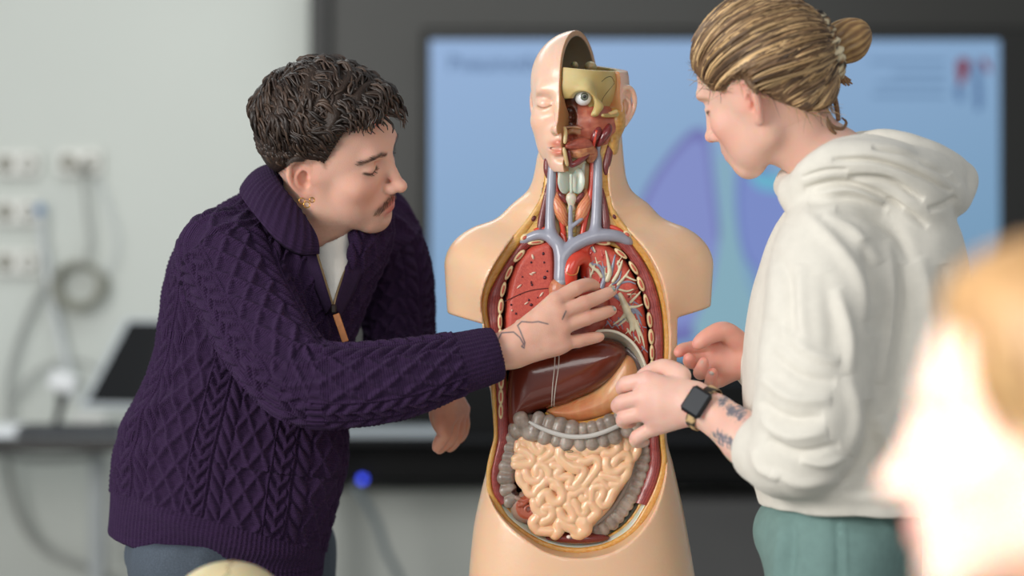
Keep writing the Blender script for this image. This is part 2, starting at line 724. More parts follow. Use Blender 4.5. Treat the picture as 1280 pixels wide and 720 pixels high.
M_red_ink = emit_mat('slide_dark_red', (122, 34, 52), strength=.92)
M_blu_ink = emit_mat('slide_navy', (84, 116, 158), strength=.92)
plate('logo_mark', [(1197, 76), (1210, 74), (1212, 84), (1204, 104), (1198, 104)], SY - .004, .003, M_red_ink, scr)
plate('logo_mark', [(1226, 74), (1234, 76), (1238, 90), (1232, 88)], SY - .004, .003, M_red_ink, scr)
plate('logo_mark', [(1217, 78), (1224, 82), (1228, 130), (1220, 138), (1218, 110)], SY - .004, .003, M_blu_ink, scr)
plate('logo_mark', [(1194, 108), (1202, 108), (1204, 126), (1196, 124)], SY - .004, .003, M_blu_ink, scr)

# black cabinet under the screen
cab = thing('media_cabinet', (.15, 3.2, .55), 'low black media cabinet fixed under the lit screen', 'cabinet')
CY = 3.12
cx0, cx1 = PX(424, CY), PX(1000, CY)
cz0, cz1 = PZ(603, CY), PZ(478, CY)
M_cab = mat('cabinet_black', (12, 13, 14), .6, spec=.2)
boxobj('body', ((cx0 + cx1) / 2, CY + .17, (cz0 + cz1) / 2), (cx1 - cx0, .32, cz1 - cz0), M_cab, cab, bev=.008)
boxobj('ledge', ((cx0 + cx1) / 2, CY - .08, (cz0 + cz1) / 2 - .015), (cx1 - cx0 + .02, .20, .02), mat('cabinet_edge', (24, 25, 27), .5, spec=.2), cab, bev=.004)
led = mobj('power_light', *tubemesh([P(453, 599, CY - .016), P(453, 599, CY + .01)], .011, 16, 3), mat('led_blue', (20, 30, 160), .3, emit=((70, 90, 255), 2.6)), cab)
o = tag(mobj('power_cable', *tubemesh(PL([(443, 606, 3.08), (455, 625, 3.1), (472, 655, 3.15), (483, 690, 3.2), (500, 725, 3.25), (512, 780, 3.3)]), .012, 8, 30), mat('cable_grey', (128, 140, 146), .5)),
    'grey power cable hanging below the black cabinet', 'cable')
sl_ = thing('closed_laptop', P(490, 540, CY - .1), 'closed pale grey laptop lying on the black cabinet ledge', 'laptop')
zl_ = (cz0 + cz1) / 2 - .004
boxobj('base', (PX(486, CY - .08), CY - .085, zl_ + .009), (.34, .17, .015), mat('slab_grey', (172, 180, 186), .4), sl_, bev=.004)
boxobj('lid', (PX(486, CY - .08), CY - .085, zl_ + .021), (.34, .17, .008), mat('slab_lid', (186, 194, 200), .35), sl_, bev=.003)
low = thing('dim_area_block', (.9, 3.2, .0), 'added grey block filling the dim area below the cabinet beside the model', 'storage')  # invented block, added to give the dim grey tone below the cabinet
boxobj('body', (PX(935, 3.3), 3.27, .38), (.62, .24, .29), mat('dim_area_grey', (84, 84, 84), .5, var=.1, vscale=3), low, bev=.01)
boxobj('plinth', (PX(935, 3.3), 3.26, .117), (.66, .28, .234), mat('dim_area_dark', (28, 26, 26), .5), low, bev=.01)

# desk
desk = thing('desk', (-1.1, 3.2, 0.0), 'light grey desk with thick black front edge along the wall', 'desk')
DY0, DY1, DZ = 2.88, 3.44, .74
dxa, dxb = -2.3, -.60
boxobj('desk_top', ((dxa + dxb) / 2, (DY0 + DY1) / 2, DZ - .012), (dxb - dxa, DY1 - DY0, .024), mat('desk_laminate', (214, 220, 226), .35), desk)
boxobj('front_edge', ((dxa + dxb) / 2, DY0 - .006, DZ - .020), (dxb - dxa, .014, .042), mat('desk_edge_black', (38, 36, 34), .5), desk)
for lx in (-2.1, -1.36, -.66):
    boxobj('leg', (lx, 3.30, .36), (.05, .05, .716), mat('desk_leg', (178, 184, 186), .5), desk, bev=.006)

# things on the desk
lp = thing('laptop', P(150, 540, 3.2), 'open laptop with tilted black screen and silver edge on desk', 'laptop')
bl = P(99, 508, 3.12)
up = P(157, 398, 3.30) - bl
wd = P(268, 512, 3.02) - bl
nn = nrm(np.cross(wd, up))
def slab(name, o0, a, b, th, m, parent, inset=0.0, lift=0.0):
    n = nrm(np.cross(a, b))
    o1 = o0 + a * inset + b * inset + n * lift
    a1, b1 = a * (1 - 2 * inset), b * (1 - 2 * inset)
    V = np.array([o1, o1 + a1, o1 + a1 + b1, o1 + b1])
    V = np.vstack([V, V - n * th])
    return mobj(name, V, [[0, 1, 2, 3], [7, 6, 5, 4], [0, 4, 5, 1], [1, 5, 6, 2], [2, 6, 7, 3], [3, 7, 4, 0]], m, parent, smooth=False)


if nn[1] > 0:
    sgn = -1
lid = slab('lid', bl, wd, up, .016, mat('laptop_silver', (198, 204, 208), .35, metal=.3), lp)
slab('screen', bl, wd, up, .004, mat('laptop_glass', (14, 15, 17), .12), lid, inset=.045, lift=.003)
boxobj('base', P(186, 521, 3.22) * (1, 1, 0) + (0, 0, DZ + .011), (.36, .24, .020), mat('laptop_silver', None), lp, rotz(.1), bev=.004)
kb = thing('keyboard', P(90, 535, 3.0) * (1, 1, 0) + (0, 0, DZ), 'flat black keyboard lying at the desk edge', 'keyboard')
kc = P(88, 535, 2.99) * (1, 1, 0) + (0, 0, DZ + .014)
boxobj('tray', kc, (.32, .105, .026), mat('keyboard_black', (30, 34, 40), .45), kb, rotz(.05), bev=.006)
for r in range(4):
    for c in range(11):
        boxobj('key', kc + rotz(.05) @ np.array([-.135 + c * .027, -.038 + r * .0255, .016]), (.022, .021, .008), mat('key_black', (44, 48, 54), .5), kb, rotz(.05))
ad = thing('charging_adapter', P(80, 505, 3.15) * (1, 1, 0) + (0, 0, DZ), 'white charger block propped on a black stand on desk', 'charger')
boxobj('block', P(79, 477, 3.15), (.085, .05, .058), mat('charger_white', (236, 238, 240), .3), ad, np.array([[.97, 0, .24], [0, 1, 0], [-.24, 0, .97]]), bev=.008)
a, b = P(78, 492, 3.15), P(68, 515, 3.15)
mobj('stand', *tubemesh([a, (a + b) / 2 + (.01, 0, 0), b * (1, 1, 0) + (0, 0, DZ)], [.022, .014, .010], 10, 8), mat('stand_black', (24, 24, 26), .4), ad)
dk = thing('dock_stand', P(118, 512, 3.05) * (1, 1, 0) + (0, 0, DZ), 'pale wedge shaped dock under the laptop screen', 'dock')
boxobj('base', P(113, 512, 3.075) * (1, 1, 0) + (0, 0, DZ + .034), (.11, .04, .068), mat('dock_white', (206, 208, 204), .4), dk, bev=.008)
boxobj('foot', P(113, 512, 3.075) * (1, 1, 0) + (0, 0, DZ + .006), (.13, .05, .012), mat('dock_white', None), dk, bev=.003)
pp = thing('paper_stack', P(5, 524, 3.15) * (1, 1, 0) + (0, 0, DZ), 'small stack of white paper at the desk end', 'paper')
for k in range(4):
    boxobj('sheet', P(4 - k, 524, 3.12) * (1, 1, 0) + (0, 0, DZ + .003 + .0062 * k), (.16, .20, .006), mat('paper_white', (232, 234, 236), .6), pp, rotz(.08 * k))


# sockets on the wall
def socket(x, y, label, two=True, plug=None):
    Y = WY - .02
    c = P(x, y, Y)
    t = thing('wall_socket', c + (0, .02, 0), label, 'socket')
    M_s = mat('socket_white', (222, 222, 216), .35)
    M_d = mat('socket_shadow', (150, 148, 136), .5)
    w = .155 if two else .083
    boxobj('plate', c, (w, .024, .086), M_s, t, bev=.006)
    for k in ((-1, 1) if two else (0,)):
        cc = c + (k * .038, -.013, 0)
        a = np.linspace(0, 2 * np.pi, 20, endpoint=False)
        ring = np.array([cc + (.024 * math.cos(q), 0, .024 * math.sin(q)) for q in a])
        rg_ = mobj('socket_ring', *tubemesh(ring, .004, 6, None, closed=True), M_d, t)
        mobj('socket_well', *tubemesh([cc + (0, .004, 0), cc + (0, -.001, 0)], .021, 16, 2), M_s if k != -1 else M_d, t)
        for e in (-1, 1):
            boxobj('pin_hole', cc + (e * .0095, -.0025, 0), (.005, .003, .005), mat('hole_dark', (60, 58, 54), .6), t)
    return t


socket(22, 205, 'white double wall socket, uppermost at the left edge')
socket(22, 265, 'white double wall socket with blue plug, middle of the column')
socket(22, 328, 'white double wall socket, lowest of the column')
socket(100, 203, 'white double wall socket right of the column above the cable coil')
pl = thing('network_plug', P(50, 262, WY - .04), 'small blue network plug in the middle socket', 'plug')
boxobj('plug_body', P(50, 262, WY - .05), (.026, .04, .034), mat('plug_blue', (96, 140, 186), .4), pl, bev=.004)
boxobj('latch', P(50, 257, WY - .072), (.012, .012, .008), mat('plug_blue', None), pl)
pg = thing('mains_plug', P(103, 209, WY - .05), 'grey mains plug in the right hand socket', 'plug')
mobj('plug_body', *tubemesh([P(103, 209, WY - .03), P(103, 209, WY - .06), P(103, 211, WY - .075)], [.021, .019, .012], 14, 8), mat('plug_grey', (140, 138, 130), .5), pg)
mobj('cord_grip', *tubemesh([P(103, 210, WY - .07), P(104, 222, WY - .075)], [.007, .005], 10, 4), mat('plug_grey', None), pg)
M_cw = mat('cable_white', (206, 210, 212), .45)
M_cg = mat('cable_pale_grey', (168, 170, 166), .5)
for nm, pts, r, m, lab in (('network_cable', [(50, 268, 3.56), (53, 300, 3.57), (60, 340, 3.57), (68, 390, 3.57), (82, 450, 3.56), (92, 500, 3.5)], .011, M_cw, 'white network cable hanging from the blue plug'),
                           ('mains_cable', [(104, 218, 3.54), (108, 260, 3.57), (112, 300, 3.58), (108, 330, 3.58)], .007, M_cg, 'thin grey cable from the mains plug down to the coil'),
                           ('loop_cable', [(60, 345, 3.58), (42, 380, 3.58), (22, 430, 3.58), (10, 480, 3.57), (12, 530, 3.57)], .010, M_cg, 'grey cable curving from the coil down behind the desk'),
                           ('side_cable', [(122, 222, 3.58), (136, 262, 3.58), (146, 300, 3.58), (140, 330, 3.58), (125, 345, 3.57)], .004, M_cw, 'faint thin white cable right of the coil'),
                           ('desk_cable', [(18, 500, 3.57), (40, 470, 3.57), (75, 452, 3.57), (110, 455, 3.57), (130, 470, 3.56)], .008, M_cg, 'grey cable arching on the wall behind the charger'),
                           ('floor_cable', [(8, 575, 3.5), (14, 610, 3.52), (26, 650, 3.54), (52, 685, 3.55), (95, 706, 3.55), (140, 722, 3.55)], .014, M_cg, 'thick grey cable looping down the wall under the desk'),
                           ('hanging_cable', [(-8, 566, 3.2), (40, 574, 3.2), (90, 573, 3.2), (128, 567, 3.2)], .011, mat('cable_mid_grey', (150, 152, 150), .5), 'grey cable slung just under the desk edge'),
                           ('drop_cable', [(118, 566, 3.4), (122, 600, 3.45), (128, 640, 3.5), (133, 700, 3.52)], .009, M_cw, 'pale cable dropping under the desk beside the purple sweater')):
    tag(mobj(nm, *tubemesh(PL(pts), r, 8, 40), m), lab, 'cable')
co = thing('cable_coil', P(100, 330, WY - .02), 'coiled grey cable hanging on the wall hook', 'cable')
rgc = np.random.RandomState(5)
for k in range(5):
    a = np.linspace(0, 2 * np.pi, 28, endpoint=False) + k
    rx, rz = .078 + .009 * rgc.normal(), .066 + .008 * rgc.normal()
    cc = P(100 + 2 * rgc.normal(), 357 + 2 * rgc.normal(), WY - .03 - .009 * k)
    mobj('loop', *tubemesh(np.array([cc + (rx * math.cos(t), .006 * math.sin(3 * t), rz * math.sin(t)) for t in a]), .0072, 8, None, closed=True), mat('cable_coil_grey', (150, 150, 138), .5), co)
mobj('hook', *tubemesh([P(100, 327, WY), P(100, 331, WY - .08), P(100, 325, WY - .085)], .006, 8, 8), mat('hook_grey', (160, 160, 156), .4), co)

# tables carrying the model and the skull cap (below the picture's lower edge)
def table(name, c, s, h, label):
    t = thing(name, (c[0], c[1], 0), label, 'table')
    boxobj('table_top', (c[0], c[1], h - .012), (s[0], s[1], .024), mat('table_white', (226, 226, 222), .4), t, bev=.003)
    for i in (-1, 1):
        for j in (-1, 1):
            boxobj('leg', (c[0] + i * (s[0] / 2 - .04), c[1] + j * (s[1] / 2 - .04), (h - .024) / 2), (.035, .035, h - .024), mat('table_leg', (120, 124, 126), .4, metal=.5), t)


table('model_table', (.105, -.02, 0), (.46, .36, 0), .709, 'small white table carrying the anatomical torso model')
table('student_table', (-.28, -.62, 0), (1.1, .55, 0), .735, 'white student table in front carrying the bone skull cap')
# ------------------------------------------------------------------ head in its own frame: x forward, y left, z up
def ear(v, side, c=(-0.008, 0.073, 0.0), sc=1.0, k=0.004, flare=0.38, tilt=0.16):
    c = np.array([c[0], c[1] * side, c[2]])
    ut = np.array([math.cos(flare), -math.sin(flare) * side, 0])      # forward along the ear, leaning to the head at the front
    n = np.array([math.sin(flare), math.cos(flare) * side, 0])
    up = np.array([0, 0, 1.0])
    ct, st = math.cos(tilt), math.sin(tilt)
    u2 = ct * ut + st * up
    v2 = -st * ut + ct * up
    R = np.column_stack([u2, n, v2])
    E = lambda u, w, o=0.0: c + sc * (u2 * u + v2 * w + n * o)
    v.ball(E(-0.002, 0.002, 0.002), sc * np.array([0.0155, 0.0042, 0.029]), 0.006, R)
    hel = [(0.010, 0.003, 0.002), (0.0135, 0.014, 0.003), (0.010, 0.026, 0.004), (-0.001, 0.0315, 0.006), (-0.012, 0.026, 0.008),
           (-0.0175, 0.012, 0.009), (-0.0165, -0.004, 0.008), (-0.010, -0.018, 0.006), (-0.003, -0.027, 0.003)]
    v.tube([E(*q) for q in hel], np.array([.0030, .0033, .0037, .0041, .0041, .0040, .0037, .0035, .0046]) * sc, k=0.0022, kin=0.001, n=26)
    v.ball(E(0.002, -0.0265, 0.003), sc * np.array([0.0085, 0.004, 0.0085]), 0.004, R)
    v.ball(E(0.0010, -0.001, 0.0055), sc * np.array([0.0092, 0.0085, 0.0138]), 0.002, R, mode='s')
    v.ball(E(-0.004, 0.019, 0.0065), sc * np.array([0.0065, 0.0035, 0.006]), 0.003, R, mode='s')
    v.tube([E(-0.002, 0.013, 0.004), E(-0.0085, 0.006, 0.006), E(-0.0085, -0.007, 0.006), E(-0.003, -0.0155, 0.004)], 0.0026 * sc, k=0.003, kin=0.001, n=12)
    v.ball(E(0.0095, -0.003, 0.0025), sc * np.array([0.0042, 0.004, 0.006]), 0.004, R)
    return R, E


def head(v, nose=1.0, jaw=1.0, chin=1.0, eye='closed', ears=(1, -1), brow=1.0, lips=1.0, cheek=1.0, open_mouth=0.0, cran=1.0, noseup=0.0, flare=.38):
    K = 0.022
    v.ball((-0.004, 0, 0.045), (0.095 * cran, 0.0755 * cran, 0.082), 0)
    v.ball((-0.035, 0, 0.030), (0.062, 0.066, 0.062), 0.03)
    v.ball((0.034, 0, -0.012), (0.054, 0.058 * cheek, 0.074), 0.03)
    for s in (1, -1):
        v.cone((0.006, 0.045 * s * jaw, -0.046), (0.066, 0.017 * s * jaw, -0.083), 0.018, 0.016, 0.022)
        v.cone((0.004, 0.056 * s, -0.005), (0.006, 0.045 * s * jaw, -0.050), 0.016, 0.018, 0.022)
        v.ball((0.060, 0.040 * s, -0.016), (0.020, 0.020, 0.017), 0.022)
        v.ball((0.046, 0.030 * s, -0.048), (0.026, 0.024, 0.030), 0.026)
    v.ball((0.074 * chin, 0, -0.087), (0.0175, 0.019, 0.0165), 0.018)
    v.cone((0.079, -0.030, 0.032), (0.079, 0.030, 0.032), 0.011 * brow, 0.011 * brow, 0.018)
    v.ball((0.078, 0, -0.055), (0.020, 0.027, 0.027), 0.018)                       # muzzle
    for s in (1, -1):                                                             # sockets
        v.ball((0.093, 0.032 * s, 0.013), (0.017, 0.019, 0.0115), 0.014, mode='s')
    nt = np.array([0.086 + 0.020 * nose, 0, -0.028 + noseup])
    v.tube([(0.083, 0, 0.026), (0.088 + 0.004 * nose, 0, 0.008), nt], [0.0072, 0.0072, 0.0082], 0.012, kin=0.004)
    v.ball(nt + (0.002, 0, 0.0), (0.0095, 0.0096, 0.0088), 0.005)
    for s in (1, -1):
        v.ball((nt[0] - 0.010, 0.0105 * s, nt[2] - 0.0025), (0.0105, 0.0068, 0.0078), 0.005)
        v.ball((nt[0] - 0.004, 0.0062 * s, nt[2] - 0.0115), (0.006, 0.0032, 0.005), 0.002, mode='s')
        # eye: ball with lids
        ec = np.array([0.0705, 0.0315 * s, 0.0115])
        v.ball(ec, (0.0142, 0.0155, 0.0125), 0.004)
        if eye == 'closed':
            c = [ec + 0.0160 * np.array([math.cos(a) * 0.93, math.sin(a) * 1.0, -0.22 - 0.10 * math.cos(a * 1.5)]) for a in np.linspace(-0.85, 0.85, 9)]
            v.tube(c, 0.0011, 0.0012, mode='s')
        else:
            zo = -0.27 if eye == 'down' else 0.0
            c = [ec + 0.0150 * np.array([math.cos(a) * 0.93, math.sin(a), zo - 0.02 * math.cos(a * 2)]) for a in np.linspace(-0.75, 0.75, 7)]
            v.tube(c, [0.0005, .0011, .0016, .002, .0016, .0011, .0005], 0.0012, mode='s')
        c = [ec + 0.0150 * np.array([math.cos(a) * 0.92, math.sin(a) * 1.05, 0.52 - 0.18 * abs(a)]) for a in np.linspace(-0.9, 0.9, 7)]
        v.tube(c, 0.0012, 0.0025, mode='s')                                       # lid crease
    lo = open_mouth
    v.tube([(0.083, -0.0235, -0.0570), (0.0915, -0.012, -0.0530), (0.0945, -0.004, -0.0508), (0.0940, 0, -0.0518), (0.0945, 0.004, -0.0508),
            (0.0915, 0.012, -0.0530), (0.083, 0.0235, -0.0570)], np.array([.0020, .0040, .0046, .0043, .0046, .0040, .0020]) * lips, 0.003, kin=0.002, n=22)
    v.tube([(0.083, -0.022, -0.0595), (0.0905, -0.010, -0.0640 - lo), (0.0920, 0, -0.0650 - lo), (0.0905, 0.010, -0.0645 - lo), (0.083, 0.022, -0.0595)],
           np.array([.002, .0046, .0054, .0046, .002]) * lips, 0.003, kin=0.002, n=18)
    v.tube([(0.085, -0.025, -0.0585), (0.0975, -0.010, -0.0588 - lo / 2), (0.1000, 0, -0.0585 - lo / 2), (0.0975, 0.010, -0.0588 - lo / 2), (0.085, 0.025, -0.0585)],
           [0.0008, 0.0011 + lo * .6, 0.0012 + lo * .7, 0.0011 + lo * .6, 0.0008], 0.0012, n=16, mode='s')
    v.ball((0.0935, 0, -0.0755), (0.006, 0.013, 0.004), 0.008, mode='s')             # under the lower lip
    v.ball((0.100, 0, -0.0425), (0.004, 0.003, 0.006), 0.004, mode='s')             # philtrum
    out = {}
    for s in ears:
        out[s] = ear(v, s, flare=flare)
    return out


def blob(p, c, r):
    d = (p - np.asarray(c)) / np.asarray(r)
    return np.exp(-(d * d).sum(1))


def facecol(p, skin, lip=(196, 120, 112), flush=(222, 150, 130), lipamt=0.8, flushamt=0.5, lo=0.0):
    """natural skin tones in head coordinates"""
    c = np.tile(np.asarray(skin, float), (len(p), 1))
    def mix(w, col):
        nonlocal c
        w = np.clip(w, 0, 1)[:, None]
        c = c * (1 - w) + np.asarray(col, float) * w
    ay = np.abs(p[:, 1])
    q = np.column_stack([p[:, 0], ay, p[:, 2]])
    mix(flushamt * (blob(q, (.07, .04, -.025), (.03, .025, .025)) + blob(q, (.108, 0, -.03), (.012, .012, .012)) * .8
                    + blob(q, (-.01, .08, .0), (.03, .016, .035)) * .9), flush)
    up = blob(q, (.096, .0, -.0515), (.012, .019, .0048))
    dn = blob(q, (.094, .0, -.0645 - lo), (.012, .017, .0058))
    mix(lipamt * np.clip(1.5 * (up + dn), 0, 1), lip)
    return c


def skin_mat(name, sss=0.0022, rough=0.45):
    return mat(name, attr=True, rough=rough, sss=sss, sssr=(1.0, 0.35, 0.2), bump=0.00035, bscale=500, spec=0.4)


def head_fit(R, t, s):
    R = np.asarray(R, float)
    t = np.asarray(t, float)
    return (lambda p: (s * np.asarray(p, float)) @ R.T + t), (lambda p: ((np.asarray(p, float) - t) @ R) / s)
# ------------------------------------------------------------------ the anatomical torso model
model = thing('anatomical_torso_model', (0.105, 0.0, 0.712), 'open anatomical torso model with half dissected head and exposed organs', 'anatomical model')
px = 1 / 800.0
SKIN_M = (230, 193, 160)
M_skin = mat('model_skin', SKIN_M, rough=0.32, sss=0.003, bump=0.0002, bscale=120, coat=0.12, var=0.03, vscale=8)
M_plast = mat('model_painted_plastic', attr=True, rough=0.34, sss=0.0008, bump=0.0003, bscale=420, coat=0.25)
M_gloss = mat('model_varnished_organ', attr=True, rough=0.22, coat=0.6, bump=0.0002, bscale=160)

OUT = [(684, 196), (681, 215), (678, 236), (673, 252), (661, 272), (646, 291), (631, 311), (617, 333), (606, 357), (602, 380), (605, 403), (611, 432),
       (614, 470), (617, 520), (618, 545), (614, 566), (609, 588), (610, 611), (618, 631), (634, 650), (655, 667), (680, 682), (706, 689), (736, 689),
       (766, 681), (792, 664), (812, 640), (825, 612), (832, 580), (830, 552), (828, 520), (832, 480), (835, 440), (834, 405), (830, 376), (822, 346),
       (808, 318), (792, 297), (777, 279), (766, 262), (761, 242), (759, 216), (764, 188), (770, 160), (745, 150), (705, 160)]
YC = -0.034


def xz(pts, Y):
    q = PL([(p[0], p[1]) for p in pts], Y)
    return q[:, [0, 2]]


def shell():
    h = 0.0026
    v = Vox(P(545, 770, 0) + (0, -0.13, 0), P(902, 165, 0) + (0, 0.13, 0), h)
    rows = [(268, 672, 785, .045, .012), (285, 648, 808, .060, .010), (310, 618, 834, .080, .006), (345, 604, 846, .096, .0), (400, 603, 845, .104, 0), (450, 610, 841, .104, 0), (500, 614, 837, .100, 0),
            (545, 618, 833, .094, 0), (580, 610, 841, .094, 0), (620, 600, 850, .099, 0), (660, 592, 858, .104, 0), (720, 586, 868, .110, 0), (752, 584, 871, .112, 0)]
    secs = []
    for y, l, r, ry, cy in rows:
        c = P((l + r) / 2, y, 0)
        secs.append((c[2], c[0], cy, (r - l) / 2 * px, ry, 2.35))
    v.loft(secs)
    for s, cx in ((-1, 599), (1, 848)):
        v.tube([P(705 if s < 0 else 745, 232, .02), P(665 if s < 0 else 785, 278, .022), P(cx - s * 22, 312, .015)], [.026, .034, .040], 0.03)
        v.cone(P(cx, 332, .012), P(cx - s * 3, 425, .008), .0545, .051, 0.035)
        v.ball(P(cx - s * 45, 352, -.035), (.055, .05, .05), 0.05)
    v.tube([P(735, 150, .012), P(725, 205, .008), P(724, 262, .010)], [.053, .0575, .066], 0.04)
    # stump cuts
    X, Y, Z = v.ax[0][:, None, None], v.ax[1][None, :, None], v.ax[2][None, None, :]
    for s in (-1, 1):
        a = P(556, 391, 0) if s < 0 else P(891, 383, 0)
        b = P(603, 404, 0) if s < 0 else P(838, 398, 0)
        xl = P(603.5, 400, 0)[0] if s < 0 else P(843.5, 400, 0)[0]
        zl = a[2] + (b[2] - a[2]) * (X - a[0]) / (b[0] - a[0])
        d = np.maximum(np.maximum(Z - zl, P(640, 478, 0)[2] - Z), (X - xl) if s < 0 else (xl - X)) + 0 * Y
        v.put((slice(None),) * 3, d.astype(np.float32), 0.004, 's')
    # window cut into the front
    T = Vox.__new__(Vox)
    T.h, T.ax, T.o, T.n = v.h, v.ax, v.o, v.n
    T.D = np.full(v.n, 1.0, np.float32)
    T.poly(crom(xz(OUT, YC), 220, True), -0.2 + YC, 0.2)
    v.put((slice(None),) * 3, T.D, 0.002, 's')
    T.D[:] = 1
    INN = [(648, 318), (632, 350), (627, 395), (632, 450), (636, 520), (634, 565), (624, 592), (630, 625), (655, 655), (700, 677), (745, 675), (785, 650),
           (808, 605), (813, 560), (812, 500), (818, 440), (808, 380), (795, 338), (775, 312), (715, 300)]
    T.poly(crom(xz(INN, YC), 160, True), -0.1, 0.142)
    v.put((slice(None),) * 3, T.D, 0.002, 's')
    return v.mesh()


V, Q = shell()
q2 = V.copy()
inside = (V[:, 1] > YC + 0.004) & (V[:, 1] < 0.0445)
cc = np.tile(np.array(SKIN_M, float), (len(V), 1))
# paint of the cavity: deep red, everything lying well behind the cut face and inside the window
def inpoly(p, pts):
    r = np.zeros(len(p), bool)
    m = len(pts)
    for i in range(m):
        a, b = pts[i], pts[(i + 1) % m]
        c = ((a[1] > p[:, 1]) != (b[1] > p[:, 1])) & (p[:, 0] < (b[0] - a[0]) * (p[:, 1] - a[1]) / (b[1] - a[1] + 1e-12) + a[0])
        r ^= c
    return r
ip = inpoly(V[:, [0, 2]], crom(xz(OUT, YC), 220, True))
N = vnormals(V, Q)
fl = ip & (np.abs(V[:, 1] - YC) < 0.0035)
cc[fl] = (214, 168, 84)
cc[ip & (V[:, 1] > YC + 0.0035) & (V[:, 1] < 0.06)] = (96, 38, 36)
M_shell = mat('model_shell', attr=True, rough=0.3, sss=0.002, bump=0.0002, bscale=150, coat=0.3)
mobj('torso_shell', V, Q, M_shell, model, cc)


def strip(name, A, B, Ya, Yb, bulge, m, colf, n=160, k=9, parent=None, wob=0.0, edge=0.004):
    """solid band between two traced lines"""
    a = crom(np.asarray([(p[0], p[1]) for p in A], float), n)
    b = crom(np.asarray([(p[0], p[1]) for p in B], float), n)
    V, C = [], []
    us = np.linspace(0, 1, k)
    G = np.zeros((n, k + 2, 3))
    CC = np.zeros((n, k + 2, 3))
    for j, u in enumerate([-1] + list(us) + [2]):
        uu = min(max(u, 0), 1)
        p = a * (1 - uu) + b * uu
        Y = Ya + (Yb - Ya) * uu - bulge * math.sqrt(max(0, 1 - (2 * uu - 1) ** 2))
        if u in (-1, 2):
            Y = max(Ya, Yb) + edge
        W = PL(p, Y)
        G[:, j] = W
        s = np.linspace(0, 1, n)
        CC[:, j] = colf(s, uu, W)
    if wob > 0:
        f = noise3(G.reshape(-1, 3), 90).reshape(n, k + 2)
        G[:, 1:-1, 1] += wob * f[:, 1:-1]
    V = G.reshape(-1, 3)
    i, j = np.meshgrid(np.arange(n - 1), np.arange(k + 1), indexing='ij')
    w = k + 2
    Q = np.stack([i * w + j, i * w + j + 1, (i + 1) * w + j + 1, (i + 1) * w + j], -1).reshape(-1, 4)
    fn = np.cross(V[Q[:, 1]] - V[Q[:, 0]], V[Q[:, 3]] - V[Q[:, 0]])
    if fn[:, 1].mean() > 0:
        Q = Q[:, ::-1]
    return mobj(name, V, Q, m, parent or model, CC.reshape(-1, 3))


def mixc(a, b, t):
    t = np.asarray(t)[:, None]
    return np.asarray(a, float) * (1 - t) + np.asarray(b, float) * t


fatc = lambda s, u, W: mixc((222, 184, 120), (196, 138, 52), np.clip(0.25 + 0.5 * u + 0.4 * noise3(W, 900), 0, 1))
def musc(s, u, W):
    st = 0.5 + 0.5 * np.sin(u * 38 + 3 * noise3(W, 60) + 0.8 * noise3(W, 400))
    return mixc((122, 44, 44), (184, 92, 84), np.clip(st * 0.8 + 0.3 * noise3(W, 700), 0, 1))
wallc = lambda s, u, W: mixc((202, 202, 188), (178, 184, 172), np.clip(u + 0.3 * noise3(W, 200), 0, 1))

ML_o = [(653, 301), (637, 322), (622, 346), (611, 368), (609, 388), (613, 415), (618, 450), (620, 490), (622, 530), (622, 552), (617, 575), (614, 595), (617, 617), (626, 632)]
ML_i = [(668, 304), (649, 322), (635, 347), (629, 371), (627, 395), (629, 425), (632, 460), (634, 500), (636, 535), (635, 556), (629, 576), (624, 594), (627, 612), (634, 626)]
MR_o = [(786, 300), (801, 321), (815, 347), (824, 376), (828, 405), (829, 440), (826, 480), (822, 515), (824, 550), (826, 580), (820, 607), (809, 632)]
MR_i = [(768, 303), (785, 322), (797, 347), (806, 376), (812, 405), (815, 440), (813, 480), (810, 515), (811, 550), (811, 578), (803, 604), (793, 628)]
strip('muscle_layer', ML_o, ML_i, YC - .006, YC - .002, .006, M_plast, musc, 220, 17, wob=.0008)
strip('muscle_layer', MR_o, MR_i, YC - .006, YC - .002, .006, M_plast, musc, 220, 17, wob=.0008)
# fat layer along the window edge
fo_l = [(678, 240), (671, 255), (659, 273), (644, 292), (629, 312), (615, 335), (605, 358), (601, 380), (604, 404), (610, 432), (613, 470), (616, 520), (617, 546), (612, 567), (608, 588), (609, 612), (618, 633), (634, 652),
        (655, 669), (680, 684), (706, 691), (736, 691), (766, 683), (793, 666), (813, 641), (827, 612), (834, 580), (832, 552), (830, 520), (834, 480), (837, 440), (836, 405), (832, 375), (824, 345), (810, 316), (794, 295), (779, 278), (768, 261), (764, 245)]
fi_l = [(688, 240), (682, 256), (670, 275), (654, 299), (638, 320), (623, 344), (612, 366), (609, 386), (613, 414), (618, 448), (620, 488), (622, 528), (622, 550), (618, 573), (614, 593), (616, 613), (625, 629), (638, 648),
        (658, 664), (683, 677), (708, 683.5), (735, 683.5), (763, 676), (788, 659), (805, 634), (818, 608), (826, 579), (825, 552), (823, 518), (827, 480), (830, 440), (829, 405), (825, 376), (816, 347), (802, 322), (785, 301), (770, 283), (759, 264), (755, 245)]
strip('fat_layer', fo_l, fi_l, YC - .007, YC - .006, .003, M_plast, fatc, 420, 7, wob=.0005)
pw_o = [(617, 617), (625, 633), (639, 649), (659, 665), (684, 678), (708, 684.5), (735, 684.5), (763, 677), (788, 660), (805, 636), (814, 618)]
pw_i = [(626, 612), (634, 625), (648, 640), (667, 654), (688, 666), (710, 672), (735, 672), (758, 665), (779, 650), (795, 628), (803, 606)]
strip('peritoneum_wall', pw_o, pw_i, YC - .007, YC + .012, .001, M_plast, wallc, 140, 7)
